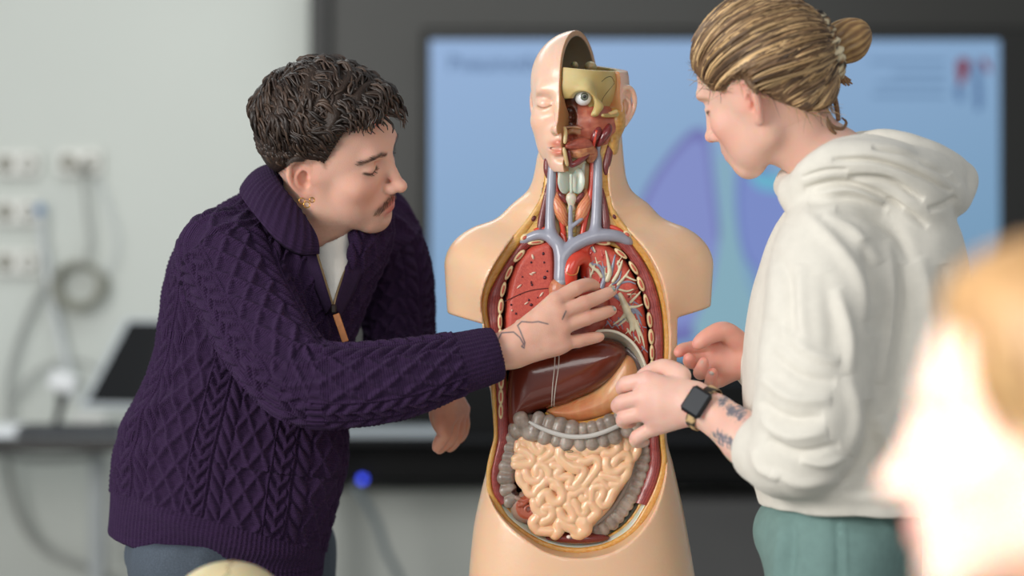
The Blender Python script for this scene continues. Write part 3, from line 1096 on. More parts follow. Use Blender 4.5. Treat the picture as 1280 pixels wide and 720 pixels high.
# neck fat plates
strip('fat_layer', [(683, 198), (681, 215), (678, 240), (670, 257), (658, 275), (645, 293)], [(698, 198), (697, 215), (695, 240), (692, 258), (686, 278), (676, 294)], YC - .004, YC - .008, .002, M_plast,
      lambda s, u, W: mixc((226, 186, 110), (200, 150, 66), np.clip(.5 + .6 * noise3(W, 800), 0, 1)), 60, 9)
strip('fat_layer', [(772, 160), (765, 188), (761, 216), (763, 242), (768, 262), (780, 281), (790, 295)], [(752, 166), (749, 190), (746, 216), (745, 242), (747, 262), (752, 280), (758, 294)], YC - .004, YC - .008, .002, M_plast,
      lambda s, u, W: mixc((226, 186, 110), (200, 150, 66), np.clip(.5 + .6 * noise3(W, 800), 0, 1)), 60, 9)


# ribs: cream cut ends in a chain, each with red marrow
def ribs(c, side):
    c = np.array(c, float)
    for i in range(len(c)):
        a = c[max(i - 1, 0)]
        b = c[min(i + 1, len(c) - 1)]
        d = nrm(b - a)
        L = 9.9
        if i == 0:
            d = nrm([1, -.12 * side * -1])
            L = 10.5
        e = P(*c[i], YC - .010)
        ax = np.array([d[0], 0, -d[1]])
        up = np.array([0, -1.0, 0])
        R = np.column_stack([ax, up, np.cross(ax, up)])
        th = np.linspace(0, 2 * np.pi, 14, endpoint=False)
        def lens(Lx, Wx, H, off):
            V = [[0, H + off, 0]]
            for rr, hh in ((.55, .85), (.88, .45), (1, 0), (1, -1.2)):
                for t in th:
                    V.append([Lx * rr * math.copysign(abs(math.cos(t)) ** .85, math.cos(t)), H * hh + off, Wx * rr * math.sin(t)])
            F = [[0, 1 + j, 1 + (j + 1) % 14] for j in range(14)]
            for k in range(3):
                F += [[1 + k * 14 + j, 1 + (k + 1) * 14 + j, 1 + (k + 1) * 14 + (j + 1) % 14, 1 + k * 14 + (j + 1) % 14] for j in range(14)]
            return np.array(V) @ R.T + e, F
        wv = 1 + .12 * math.sin(i * 2.3 + side)
        V, F = lens(L * px, 3.2 * px * wv, .004, 0)
        o = mobj('rib', V, F, mat('rib_bone', (226, 205, 160), .4, bump=.0003, bscale=500), model)
        V, F = lens(L * .58 * px, 1.4 * px * wv, .0016, .0036)
        mobj('marrow', V, F, mat('rib_marrow', (190, 92, 72), .5, bump=.0004, bscale=900), o)


ribs([(670, 303), (649, 320), (636, 341), (629, 362), (626, 383), (625, 402), (626, 421), (627, 440), (627, 459), (626.5, 477), (626, 496), (626, 514)], -1)
ribs([(753, 303), (776, 317), (792, 335), (801, 355), (808, 377), (812, 400), (814, 421), (815, 441), (815, 460), (814.5, 479), (814, 497)], 1)
for cx, cy in ((656, 297), (784, 293)):   # clavicle cut ends
    o = mobj('clavicle', *Vox(P(cx - 12, cy + 12, YC - .02), P(cx + 12, cy - 12, YC + .01), .0012).ball(P(cx, cy, YC - .006), (6.5 * px, .008, 4.8 * px), 0, frame(nrm([.8, 0, .55 if cx < 700 else -.6]))).mesh(), mat('rib_bone', None), model)
    mobj('marrow', *Vox(P(cx - 12, cy + 12, YC - .02), P(cx + 12, cy - 12, YC + .01), .0012).ball(P(cx, cy, YC - .0135), (3.6 * px, .002, 2.2 * px), 0, frame(nrm([.8, 0, .55 if cx < 700 else -.6]))).mesh(), mat('rib_marrow', None), o)


def organ(name, build, lo, hi, h, m, colf, parent=None, sm=0):
    v = Vox(lo, hi, h)
    build(v)
    V, Q = v.mesh(sm)
    c = colf(V) if callable(colf) else np.tile(np.asarray(colf, float), (len(V), 1))
    return mobj(name, V, Q, m, parent or model, c)


def box_of(x0, y0, x1, y1, Y0, Y1):
    return P(x0, y1, 0) + (0, Y0, 0) - (.01, 0, .01), P(x1, y0, 0) + (0, Y1, 0) + (.01, 0, .01)


# ---- lungs
LR = [(693, 303), (684, 299), (668, 305), (653, 316), (643, 332), (636, 351), (632, 375), (630, 405), (631, 440), (650, 447), (672, 440), (690, 425), (697, 395), (697, 350), (696, 320)]
LL = [(731, 309), (742, 302), (760, 306), (778, 320), (792, 342), (801, 365), (807, 390), (811, 420), (812, 452), (809, 470), (800, 445), (785, 425), (765, 413), (742, 408), (733, 380), (727, 350), (727, 326)]


def lungcol(V):
    n = noise3(V, 900) * .5 + noise3(V, 1700, 2) * .5
    c = mixc((206, 92, 72), (176, 62, 52), np.clip(.5 + .55 * n, 0, 1))
    return c


M_lung = mat('model_lung', attr=True, rough=0.45, bump=0.0008, bscale=700, coat=0.1, detail=4)
YL = -0.026
lr = organ('lung', lambda v: v.poly(crom(xz(LR, YL - .02), 120, True), YL, .021, .012), *box_of(618, 290, 705, 455, -.06, .01), .0016, M_lung, lungcol)
ll = organ('lung', lambda v: v.poly(crom(xz(LL, YL - .02), 120, True), YL, .021, .012).ball(P(726, 345, YL - .02), (.008, .01, .014), .006, mode='s'), *box_of(722, 292, 820, 480, -.06, .01), .0016, M_lung, lungcol)
YS = YL - .0215


def flat_dot(x, y, rx, ry, ang=0, Y=YS, H=.0016):
    e = P(x, y, Y)
    c, s = math.cos(ang), math.sin(ang)
    th = np.linspace(0, 2 * np.pi, 10, endpoint=False)
    V = [e + (0, -H, 0)]
    for rr, hh in ((.7, .6), (1, -1)):
        for t in th:
            u, w = rx * rr * math.cos(t) * px, ry * rr * math.sin(t) * px
            V.append(e + (u * c - w * s, -H * hh, u * s + w * c))
    F = [[0, 1 + j, 1 + (j + 1) % 10] for j in range(10)] + [[1 + j, 11 + j, 11 + (j + 1) % 10, 1 + (j + 1) % 10] for j in range(10)]
    return V, F


def dots(name, lst, m, parent, Y=YS, H=.0016):
    V, F = [], []
    for d in lst:
        v, f = flat_dot(*d, Y=Y, H=H)
        F += [[i + len(V) for i in q] for q in f]
        V += v
    return tag(mobj(name, np.array(V), F, m, parent), kind='stuff' if len(lst) > 4 else None)


dots('vessel_opening_set', [(679, 317, 1.8, 2.4), (664, 328, 1.6, 1.8), (680, 328, 1.2, 1.8), (681, 347, 2.6, 2.8), (664, 353, 1.2, 2.2), (665, 356, 1.6, 2), (653, 346, 1.2, 1.2), (684, 339, 1.4, 1.5), (661, 375, 1.4, 1.8),
                         (664, 381, 2.4, 2.2), (639, 381, 1.4, 1.5), (645, 392, 1.5, 1.8), (672, 372, 1, 1.2), (650, 368, 1.2, 1.2), (640, 410, 1.4, 1.4), (655, 402, 1.2, 1.6), (692, 372, 1.2, 2)],
     mat('vessel_dark', (70, 26, 40), .3), lr)
dots('bronchus_opening_set', [(666, 321, 1.8, 4, .3), (667, 341, 3.4, 1.4, .2), (664, 343, 3, 1.2, -.4), (649, 358, 4.6, 1.3, .7), (677, 368, 4.4, 1.5, .9), (658, 379, 3.6, 1.2, .6), (646, 402, 4, 1.3, .8), (681, 392, 3.6, 1.3, .8), (640, 388, 1.4, 1.6)],
     mat('bronchus_cream', (214, 190, 170), .4), lr)
mobj('fissure', *tubemesh(PL([(631, 377), (645, 370), (660, 364), (677, 361), (694, 360)], YS - .0002), .0007, 6, 24), mat('groove_paint', (92, 30, 26), .5), lr)
# bronchial tree on the left lung
CRm = mat('bronchus_pale', (206, 198, 168), .35, coat=.3, var=.12, vscale=90)
BLm = mat('vessel_blue_grey', (128, 132, 150), .32, coat=.3, var=.06, vscale=60)
trees_c = [([(752, 346), (748, 340), (742, 335), (736, 331)], [3, 2.6, 2, 1]), ([(748, 338), (741, 335), (735, 325)], [2.2, 1.8, .9]), ([(743, 332), (740, 341), (737, 347)], [1.8, 1.4, .7]), ([(759, 350), (762, 340), (760, 327), (757, 313)], [4.6, 4, 2.6, 1.2]),
           ([(744, 315), (741, 308)], [1.4, .8]), ([(766, 352), (772, 342), (776, 332), (778, 325)], [3, 2.6, 2, 1]), ([(772, 356), (781, 346), (787, 337)], [2.4, 2, 1]), ([(782, 345), (790, 349), (796, 351)], [1.6, 1.4, .8]),
           ([(774, 362), (784, 364), (793, 361)], [2, 1.6, .8]), ([(788, 378), (796, 370), (801, 364)], [2.4, 1.8, .9]), ([(775, 368), (782, 384), (785, 392), (790, 402), (792, 414)], [4, 6.5, 7, 5.5, 2]),
           ([(784, 390), (776, 399), (766, 406)], [4, 2.4, .9]), ([(788, 396), (789, 408), (787, 418)], [4, 2.6, 1]), ([(790, 394), (797, 408), (803, 422), (806, 436)], [3.6, 2.4, 1.8, .8]), ([(787, 384), (797, 383), (804, 380)], [2.6, 1.8, .9]),
           ([(792, 400), (798, 418), (801, 430)], [2.2, 1.6, .8]), ([(782, 400), (777, 404), (772, 408)], [1.6, 1.2, .6])]
trees_b = [([(755, 350), (753, 338), (747, 331), (737, 331)], [3.4, 3, 2.4, 1.2]), ([(763, 345), (766, 332), (769, 318)], [3.2, 2.6, 1.2]), ([(764, 356), (773, 350), (777, 338)], [2.6, 2.2, 1.2]), ([(768, 366), (778, 350), (786, 340)], [2.6, 2.2, 1.2]),
           ([(776, 354), (786, 352), (795, 355)], [2, 1.8, .9]), ([(764, 365), (775, 374), (788, 384), (797, 389), (803, 396)], [4.4, 4, 3.4, 2.4, 1]), ([(794, 386), (800, 402), (804, 416)], [2.6, 2, .9]), ([(755, 350), (752, 360), (750, 372)], [4, 4.4, 4.6]),
           ([(782, 397), (776, 404), (770, 407)], [2, 1.6, .8]), ([(790, 410), (792, 418), (793, 424)], [1.6, 1.2, .7]), ([(739, 309), (744, 317)], [1.6, 1])]
for nm, tr, m, dy in (('bronchial_tree', trees_c, CRm, -.0005), ('pulmonary_vessels', trees_b, BLm, .0012)):
    v = Vox(*box_of(725, 300, 815, 445, -.062, -.03), .0011)
    for pts, r in tr:
        v.tube(PL(pts, YS + dy), np.array(r) * px * .66, .0015, n=len(pts) * 4)
    mobj(nm, *v.mesh(), m, ll)
twg = np.random.RandomState(21)
LLp = crom(np.array(LL, float), 100, True)
for nm, m_, cnt, dy, seed in (('bronchial_twigs', CRm, 16, .0004, 1), ('arterial_twigs', mat('twig_red', (178, 44, 40), .3, coat=.3), 26, .0008, 2), ('venous_twigs', BLm, 14, .0006, 3)):
    v = Vox(*box_of(725, 300, 815, 460, -.058, -.04), .0011)
    k = 0
    while k < cnt:
        x, y = twg.uniform(735, 806), twg.uniform(308, 440)
        th = math.atan2(y - 372, x - 752) + twg.normal() * .35
        e = (x + 11 * math.cos(th), y + 11 * math.sin(th))
        e2 = (x + 7 * math.cos(th + .9), y + 7 * math.sin(th + .9))
        if not inpoly(np.array([[x, y], e, e2]), LLp).all():
            continue
        k += 1
        v.tube(PL([(x, y), e], YS + dy), [1.3 * px, .6 * px], .001)
        v.tube(PL([(x + 3 * math.cos(th), y + 3 * math.sin(th)), e2], YS + dy), [1.0 * px, .5 * px], .001)
    tag(mobj(nm, *v.mesh(), m_, ll), kind='stuff')
mobj('fissure', *tubemesh(PL([(785, 372), (791, 366), (799, 359)], YS - .0002), .0007, 6, 14), mat('groove_paint', None), ll)

# ---- heart and great vessels
RED = (204, 64, 44)
M_red = mat('model_artery', attr=True, rough=.25, coat=.5)
organ('heart', lambda v: v.ball(P(727, 388, -.035), (36 * px, .034, 40 * px), 0, frame(nrm([.7, 0, -.6]))).ball(P(705, 372, -.04), (14 * px, .02, 18 * px), .02),
      *box_of(675, 335, 780, 440, -.09, .03), .0022, M_gloss, lambda V: mixc((120, 34, 30), (166, 72, 56), np.clip(.4 + .6 * noise3(V, 110) + .3 * noise3(V, 500), 0, 1)))
organ('auricle', lambda v: v.ball(P(699, 362, -.058), (13 * px, .012, 15 * px), 0).ball(P(690, 385, -.055), (12 * px, .012, 14 * px), .01), *box_of(670, 340, 720, 410, -.08, -.03), .0018, M_plast, lambda V: mixc((206, 142, 104), (180, 104, 78), np.clip(.4 + .6 * noise3(V, 300), 0, 1)))
organ('aorta', lambda v: v.tube(PL([(712, 358, -.055), (712, 340, -.058), (718, 326, -.056), (728, 322, -.047), (734, 332, -.036), (734, 350, -.03)]), [.011, .011, .0105, .010, .0095, .009], .003, n=24)
      .tube(PL([(722, 322, -.052), (728, 311, -.046), (733, 300, -.042)]), [.006, .0055, .005], .004).tube(PL([(714, 330, -.05), (708, 310, -.044), (703, 292, -.042)]), [.006, .0055, .005], .004)
      .tube(PL([(728, 325, -.05), (733, 310, -.044), (741, 303, -.04)]), .005, .004),
      *box_of(695, 285, 750, 370, -.08, -.01), .0015, M_red, lambda V: np.tile(np.array(RED, float), (len(V), 1)))
mobj('ligament', *tubemesh(PL([(708, 340, -.0695), (713, 344, -.0705), (721, 342, -.0685), (724, 333, -.066)]), .0009, 6, 18), mat('ligament_yellow', (196, 120, 60), .4), model)
GREY = (148, 150, 164)
M_vein = mat('model_vein', (148, 150, 164), rough=.3, coat=.3, var=.05, vscale=40)


def veins(v):
    r = .0078
    y1 = -.050
    v.tube(PL([(701, 352, -.058), (702, 338, -.056), (702, 322, -.054), (699, 308, -.052), (691, 298, y1), (676, 293, -.047), (662, 297, -.043), (653, 302, -.039)]), [.0098, .0100, .0100, .0092, .0078, .0066, .0056, .0045], .004, n=30)
    v.tube(PL([(703, 325, -.054), (712, 311, -.053), (727, 301, -.052), (745, 295, y1), (764, 294, -.048), (777, 297, -.044), (788, 303, -.040)]), [.0085, .0082, .0080, .0080, .0070, .0060, .0045], .006, n=28)
    v.tube(PL([(692, 301, y1), (688, 285, -.047), (688, 262, -.046), (689, 235, -.046), (690, 205, -.044)]), [.0075, .0062, .0056, .0052, .0046], .006, n=20)
    v.tube(PL([(743, 296, y1), (745, 278, -.047), (746, 255, -.046), (747, 225, -.046), (747, 193, -.042)]), [.0075, .0066, .0060, .0056, .0046], .006, n=20)
    v.tube(PL([(713, 310, -.053), (713, 292, -.053), (713, 275, -.055), (713, 258, -.056)]), [.0034, .0032, .003, .0025], .003, n=12)
    v.tube(PL([(713, 285, -.054), (720, 279, -.055), (728, 273, -.053)]), [.0026, .0026, .002], .002, n=10)


v = Vox(*box_of(645, 190, 795, 356, -.08, -.02), .0016)
veins(v)
mobj('great_veins', *v.mesh(), M_vein, model)
mobj('vein_cuff', *tubemesh(PL([(701.5, 344, -.0575), (701, 356, -.058)]), .0107, 20, 4), mat('vein_end', (162, 170, 180), .25, coat=.4), model)
for nm, pts, r in (('carotid_artery', [(694, 203, -.040), (695, 225, -.042), (697, 250, -.043), (701, 272, -.044), (705, 295, -.043)], .0042),
                   ('carotid_artery', [(742, 170, -.036), (741, 195, -.040), (740, 220, -.043), (737, 250, -.044), (731, 276, -.045), (727, 300, -.044)], .0046),
                   ('subclavian_artery', [(668, 289, -.042), (676, 286, -.043), (686, 287, -.041)], .0036), ('subclavian_artery', [(750, 286, -.041), (763, 284, -.043), (775, 289, -.042), (783, 296, -.036)], .0042)):
    mobj(nm, *tubemesh(PL(pts), r, 12, 26), mat('artery_red', (206, 66, 46), .25, coat=.5), model)


def strand_m(V):
    return mixc((140, 70, 68), (104, 44, 46), np.clip(.5 + .5 * np.sin(V[:, 0] * 2600 + 2 * noise3(V, 80)) + .2 * noise3(V, 600), 0, 1))


for pts, r in (([(686, 228, -.040), (682, 250, -.041), (677, 275, -.041), (674, 296, -.041)], [.003, .0050, .0056, .005]), ([(752, 236, -.040), (755, 258, -.042), (757, 280, -.043), (757, 296, -.042)], [.003, .0055, .007, .0062]),
               ([(684, 200, -.040), (684, 212, -.041), (685, 222, -.040)], [.0045, .005, .0025]), ([(764, 168, -.034), (761, 190, -.038), (758, 206, -.040), (757, 217, -.040)], [.0045, .006, .0058, .003])):
    organ('neck_muscle', lambda v: v.tube(PL(pts), r, .002, n=16), *box_of(665, 160, 775, 305, -.06, -.02), .0014, M_plast, strand_m)
dots('vein_section_pair', [(667, 273, 3.2, 5.2, -.5), (768, 271, 2.6, 4.4, .5)], mat('vessel_dark2', (96, 34, 34), .3), model, Y=YC - .0085, H=.003)


# larynx
def larynx(v):
    for s in (-1, 1):
        R = frame(nrm([.75 * s, -.55, 0]))
        v.ball(P(714 + s * 8, 226, -.050), (11 * px, .004, 16.5 * px), .003, R)
        v.cone(P(714 + s * 15.5, 206, -.046), P(714 + s * 13, 226, -.047), .003, .004, .004)
    v.cone(P(714, 219, -.0615), P(714, 240, -.060), .0028, .0024, .005)
    v.ball(P(714, 208, -.066), (6 * px, .008, 7 * px), .003, mode='s')


organ('larynx', larynx, *box_of(692, 195, 736, 252, -.085, -.03), .0012, M_plast, (196, 203, 190))
organ('hyoid_membrane', lambda v: v.ball(P(714, 207, -.043), (17 * px, .010, 11 * px), 0).cone(P(700, 202, -.046), P(730, 202, -.046), .0035, .0035, .004), *box_of(692, 188, 738, 222, -.07, -.02), .0014, M_plast, (198, 194, 168))
organ('cricoid_cartilage', lambda v: v.ball(P(714, 248, -.053), (6.5 * px, .006, 8 * px), 0).ball(P(714, 257, -.051), (4 * px, .005, 8 * px), .003), *box_of(700, 236, 728, 270, -.07, -.04), .0012, M_plast, (212, 206, 186))
for s in (-1, 1):
    organ('cricothyroid_muscle', lambda v: v.ball(P(714 + s * 10.5, 247, -.050), (8.5 * px, .005, 3.8 * px), 0, frame(nrm([.62, 0, -.78 * -s]))), *box_of(694, 232, 734, 264, -.07, -.03), .0012, M_plast,
          lambda V: mixc((92, 32, 34), (142, 60, 56), np.clip(.5 + .6 * noise3(V, 500), 0, 1)))
    organ('thyroid_lobe', lambda v: v.tube(PL([(714 + s * 18, 238, -.040), (714 + s * 17.5, 252, -.044), (714 + s * 12, 268, -.047), (714 + s * 7, 280, -.044)]), [.0035, .0085, .0085, .004], .003, n=14), *box_of(685, 228, 742, 290, -.07, -.02), .0014, M_plast,
          lambda V: mixc((222, 160, 116), (196, 92, 62), np.clip(.25 + .75 * np.sin(V[:, 0] * s * 1400 - V[:, 2] * 900 + 3 * noise3(V, 160)) ** 3, 0, 1)))
v = Vox(*box_of(702, 262, 726, 318, -.06, -.02), .0013)
v.tube(PL([(714, 262, -.042), (714, 318, -.034)]), .0085, 0)
for k in range(8):
    v.ball(P(714, 266 + 6 * k, -.0425 + .0009 * k), (.0093, .0093, .0022), .0015)
V, Q = v.mesh()
mobj('trachea', V, Q, M_plast, model, mixc((204, 200, 170), (190, 168, 92), np.clip(.5 + .6 * noise3(V, 400), 0, 1)))

# ---- belly organs
LIV = [(640, 452), (652, 440), (675, 434), (705, 428), (735, 423), (760, 423), (778, 430), (785, 443), (778, 460), (762, 477), (742, 490), (722, 499), (705, 507), (686, 511), (668, 517), (656, 523), (646, 534), (638, 537), (634, 522), (634, 490), (636, 468)]
YB = -0.030
liv = organ('liver', lambda v: v.poly(crom(xz(LIV, -.055), 130, True), YB - .004, .034, .042), *box_of(628, 415, 792, 545, -.085, .03), .0017, M_gloss,
            lambda V: mixc((92, 36, 24), (112, 46, 30), np.clip(.5 + .5 * noise3(V, 45), 0, 1)), sm=1)


def on_surf(pts, vfun):
    return PL([(p[0], p[1], vfun(p)) for p in pts])


for dx in (0, 5):
    mobj('ligament', *tubemesh(PL([(694 + dx, 440, -.066), (693 + dx, 460, -.0685), (691 + dx * .8, 480, -.0685), (690 + dx * .6, 496, -.063), (689.5 + dx * .6, 508, -.048)]), .0009, 6, 22), mat('ligament_white', (206, 190, 178), .35), liv)
STO = [(772, 448), (786, 443), (796, 452), (800, 472), (797, 494), (786, 509), (768, 519), (745, 527), (718, 531), (698, 528), (684, 517), (690, 508), (720, 498), (750, 482)]
organ('stomach', lambda v: v.poly(crom(xz(STO, -.05), 110, True), YB + .002, .027, .030), *box_of(675, 436, 806, 540, -.07, .03), .0017, M_plast,
      lambda V: mixc((224, 178, 128), (206, 136, 92), np.clip(.35 + .6 * noise3(V, 55) + .25 * noise3(V * (1, 1, .4), 300), 0, 1)))
organ('omentum_edge', lambda v: v.tube(PL([(683, 517, -.045), (692, 525, -.048), (708, 530, -.05), (730, 531, -.051), (752, 526, -.05), (772, 518, -.049), (788, 508, -.046)]), [.0025, .0042, .0052, .0056, .0058, .0054, .003], .002, n=30), *box_of(675, 500, 796, 542, -.07, -.02), .0014,
      M_plast, lambda V: mixc((222, 180, 96), (186, 134, 56), np.clip(.5 + .7 * noise3(V, 800), 0, 1)))
mobj('gallbladder', *Vox(*box_of(645, 515, 668, 535, -.06, -.02), .0013).ball(P(656, 523, -.045), (7.5 * px, .008, 4 * px), 0, frame(nrm([1, 0, .25]))).mesh(), mat('gall_green', (96, 112, 74), .35), model)
# diaphragm dome
strip('diaphragm', [(738, 416), (757, 413), (775, 417), (792, 430), (804, 450), (811, 474), (812, 500)], [(736, 440), (756, 436), (772, 440), (783, 452), (791, 470), (795, 490), (796, 506)], -.052, -.012, 0, M_plast,
      lambda s, u, W: mixc((196, 190, 172), (140, 132, 118), np.full(len(s), u)), 50, 9)
mobj('diaphragm_edge', *tubemesh(PL([(736, 416, -.050), (757, 413, -.053), (775, 417, -.053), (792, 430, -.052), (804, 450, -.05), (811, 474, -.046), (812, 498, -.04)]), .0023, 8, 40), mat('edge_cream', (222, 216, 198), .35), model)
organ('spleen', lambda v: v.tube(PL([(784, 438, -.032), (796, 452, -.032), (803, 472, -.03), (805, 495, -.026)]), [.006, .008, .009, .008], 0, n=14), *box_of(775, 428, 816, 508, -.06, .0), .0018, M_gloss, (86, 70, 66))

COLN = (150, 136, 126)


def coloncol(V):
    return mixc((178, 164, 152), (132, 118, 108), np.clip(.45 + .5 * noise3(V, 110) + .25 * noise3(V, 600), 0, 1))


def haustra(v, path, rows, r, step, Y, jit, rng, vary=.0):
    q = crom(np.array(path, float), 200)
    L = np.concatenate([[0], np.cumsum(np.linalg.norm(np.diff(q, axis=0), axis=1))])
    for off in rows:
        s = rng.uniform(.2, .8) * step
        while s < L[-1]:
            i = min(np.searchsorted(L, s), 198)
            d = nrm(q[i + 1] - q[i])
            n = np.array([-d[1], d[0]])
            c = q[i] + n * off
            w = step * rng.uniform(.82, 1.2)
            ax = np.array([d[0], 0, -d[1]])
            R = np.column_stack([ax, [0, -1, 0], np.cross(ax, [0, -1, 0])])
            a_, b_ = c - n * r * .36, c + n * r * .36
            v.cone(P(a_[0], a_[1], Y), P(b_[0], b_[1], Y), w * .60 * px, w * .60 * px, .0016)
            s += w * 1.0


rg = np.random.RandomState(3)
TC = [(648, 536.5), (664, 531), (690, 539), (715, 545.5), (740, 544.5), (765, 536), (785, 526), (802, 517)]
v = Vox(*box_of(640, 515, 812, 570, -.085, -.01), .0013)
v.tube(PL(TC, -.042), 13 * px, 0, n=20)
haustra(v, TC, (-7.4, 7.4), 9.3, 14.5, -.0565, 0, rg)
V, Q = v.mesh()
tc = mobj('transverse_colon', V, Q, M_plast, model, coloncol(V))
mobj('taenia', *tubemesh(PL([(661, 527, -.0645), (676, 535, -.0685), (695, 542, -.0700), (715, 546, -.0702), (740, 544.5, -.0702), (765, 536, -.0698), (786, 525, -.0670)]), [.002, .0034, .0038, .0038, .0038, .0036, .003], 10, 40, flat=((0, 1, 0), .55)), mat('taenia_pale', (190, 186, 180), .3, coat=.3), tc)
AC = [(655, 534), (644, 543), (638, 556), (636, 572), (633, 588), (632, 603), (636, 618), (644, 632)]
v = Vox(*box_of(618, 525, 668, 648, -.075, .0), .0014)
v.tube(PL(AC, -.03), 8 * px, 0, n=20)
haustra(v, AC, (0,), 10.5, 12.5, -.036, 0, rg)
v.ball(P(649, 615, -.055), (11 * px, .012, 4.5 * px), .002, frame(nrm([.9, 0, .42])), mode='s')
V, Q = v.mesh()
c = coloncol(V)
c[np.linalg.norm((V - P(649, 615, -.045)) / (.012, .02, .006), axis=1) < 1] = (60, 28, 28)
mobj('ascending_colon', V, Q, M_plast, model, c)


def caecum(v):
    v.ball(P(657, 634, -.032), (19 * px, .020, 20 * px), 0)
    v.ball(P(660, 633, -.056), (13.5 * px, .012, 14 * px), .002, mode='s')
    for k, (rx, ry) in enumerate(((11.5, 12), (8, 8.5), (4.5, 5))):
        a = np.linspace(0, 2 * np.pi, 22)
        v.tube([P(661 + rx * math.cos(t), 634 + ry * math.sin(t) + 1.5 * k, -.048) for t in a], .0016, .0015)
    v.tube(PL([(645, 622), (655, 626), (670, 618)], -.05), .0028, .002, n=10)
    v.tube(PL([(648, 632), (655, 630), (662, 624)], -.05), .0022, .002, n=10)


organ('caecum', caecum, *box_of(634, 608, 682, 658, -.07, .0), .0012, M_plast, lambda V: mixc((158, 132, 118), (170, 92, 68), sstep(-.036, -.046, V[:, 1]) * (np.linalg.norm((V[:, [0, 2]] - P(660, 634, -.045)[[0, 2]]) / (15 * px), axis=1) < 1.0)))
DC = [(800, 545), (803, 560), (802, 578), (797, 598), (789, 617), (778, 635), (765, 650), (750, 661), (738, 667)]
v = Vox(*box_of(725, 535, 818, 682, -.075, .0), .0014)
v.tube(PL([(p[0] - 6, p[1] - 3) for p in DC], -.028), 10 * px, 0, n=24)
haustra(v, [(p[0] + 1.5, p[1] + 1) for p in DC], (0,), 9.2, 10.5, -.036, 0, rg)
V, Q = v.mesh()
dc = mobj('descending_colon', V, Q, M_plast, model, coloncol(V))
mobj('taenia', *tubemesh(PL([(p[0] - 8.5, p[1] - 4.5, -.041) for p in DC[1:]]), .0033, 8, 40, flat=((0, 1, 0), .7)), mat('taenia_grey', (146, 136, 128), .35), dc)

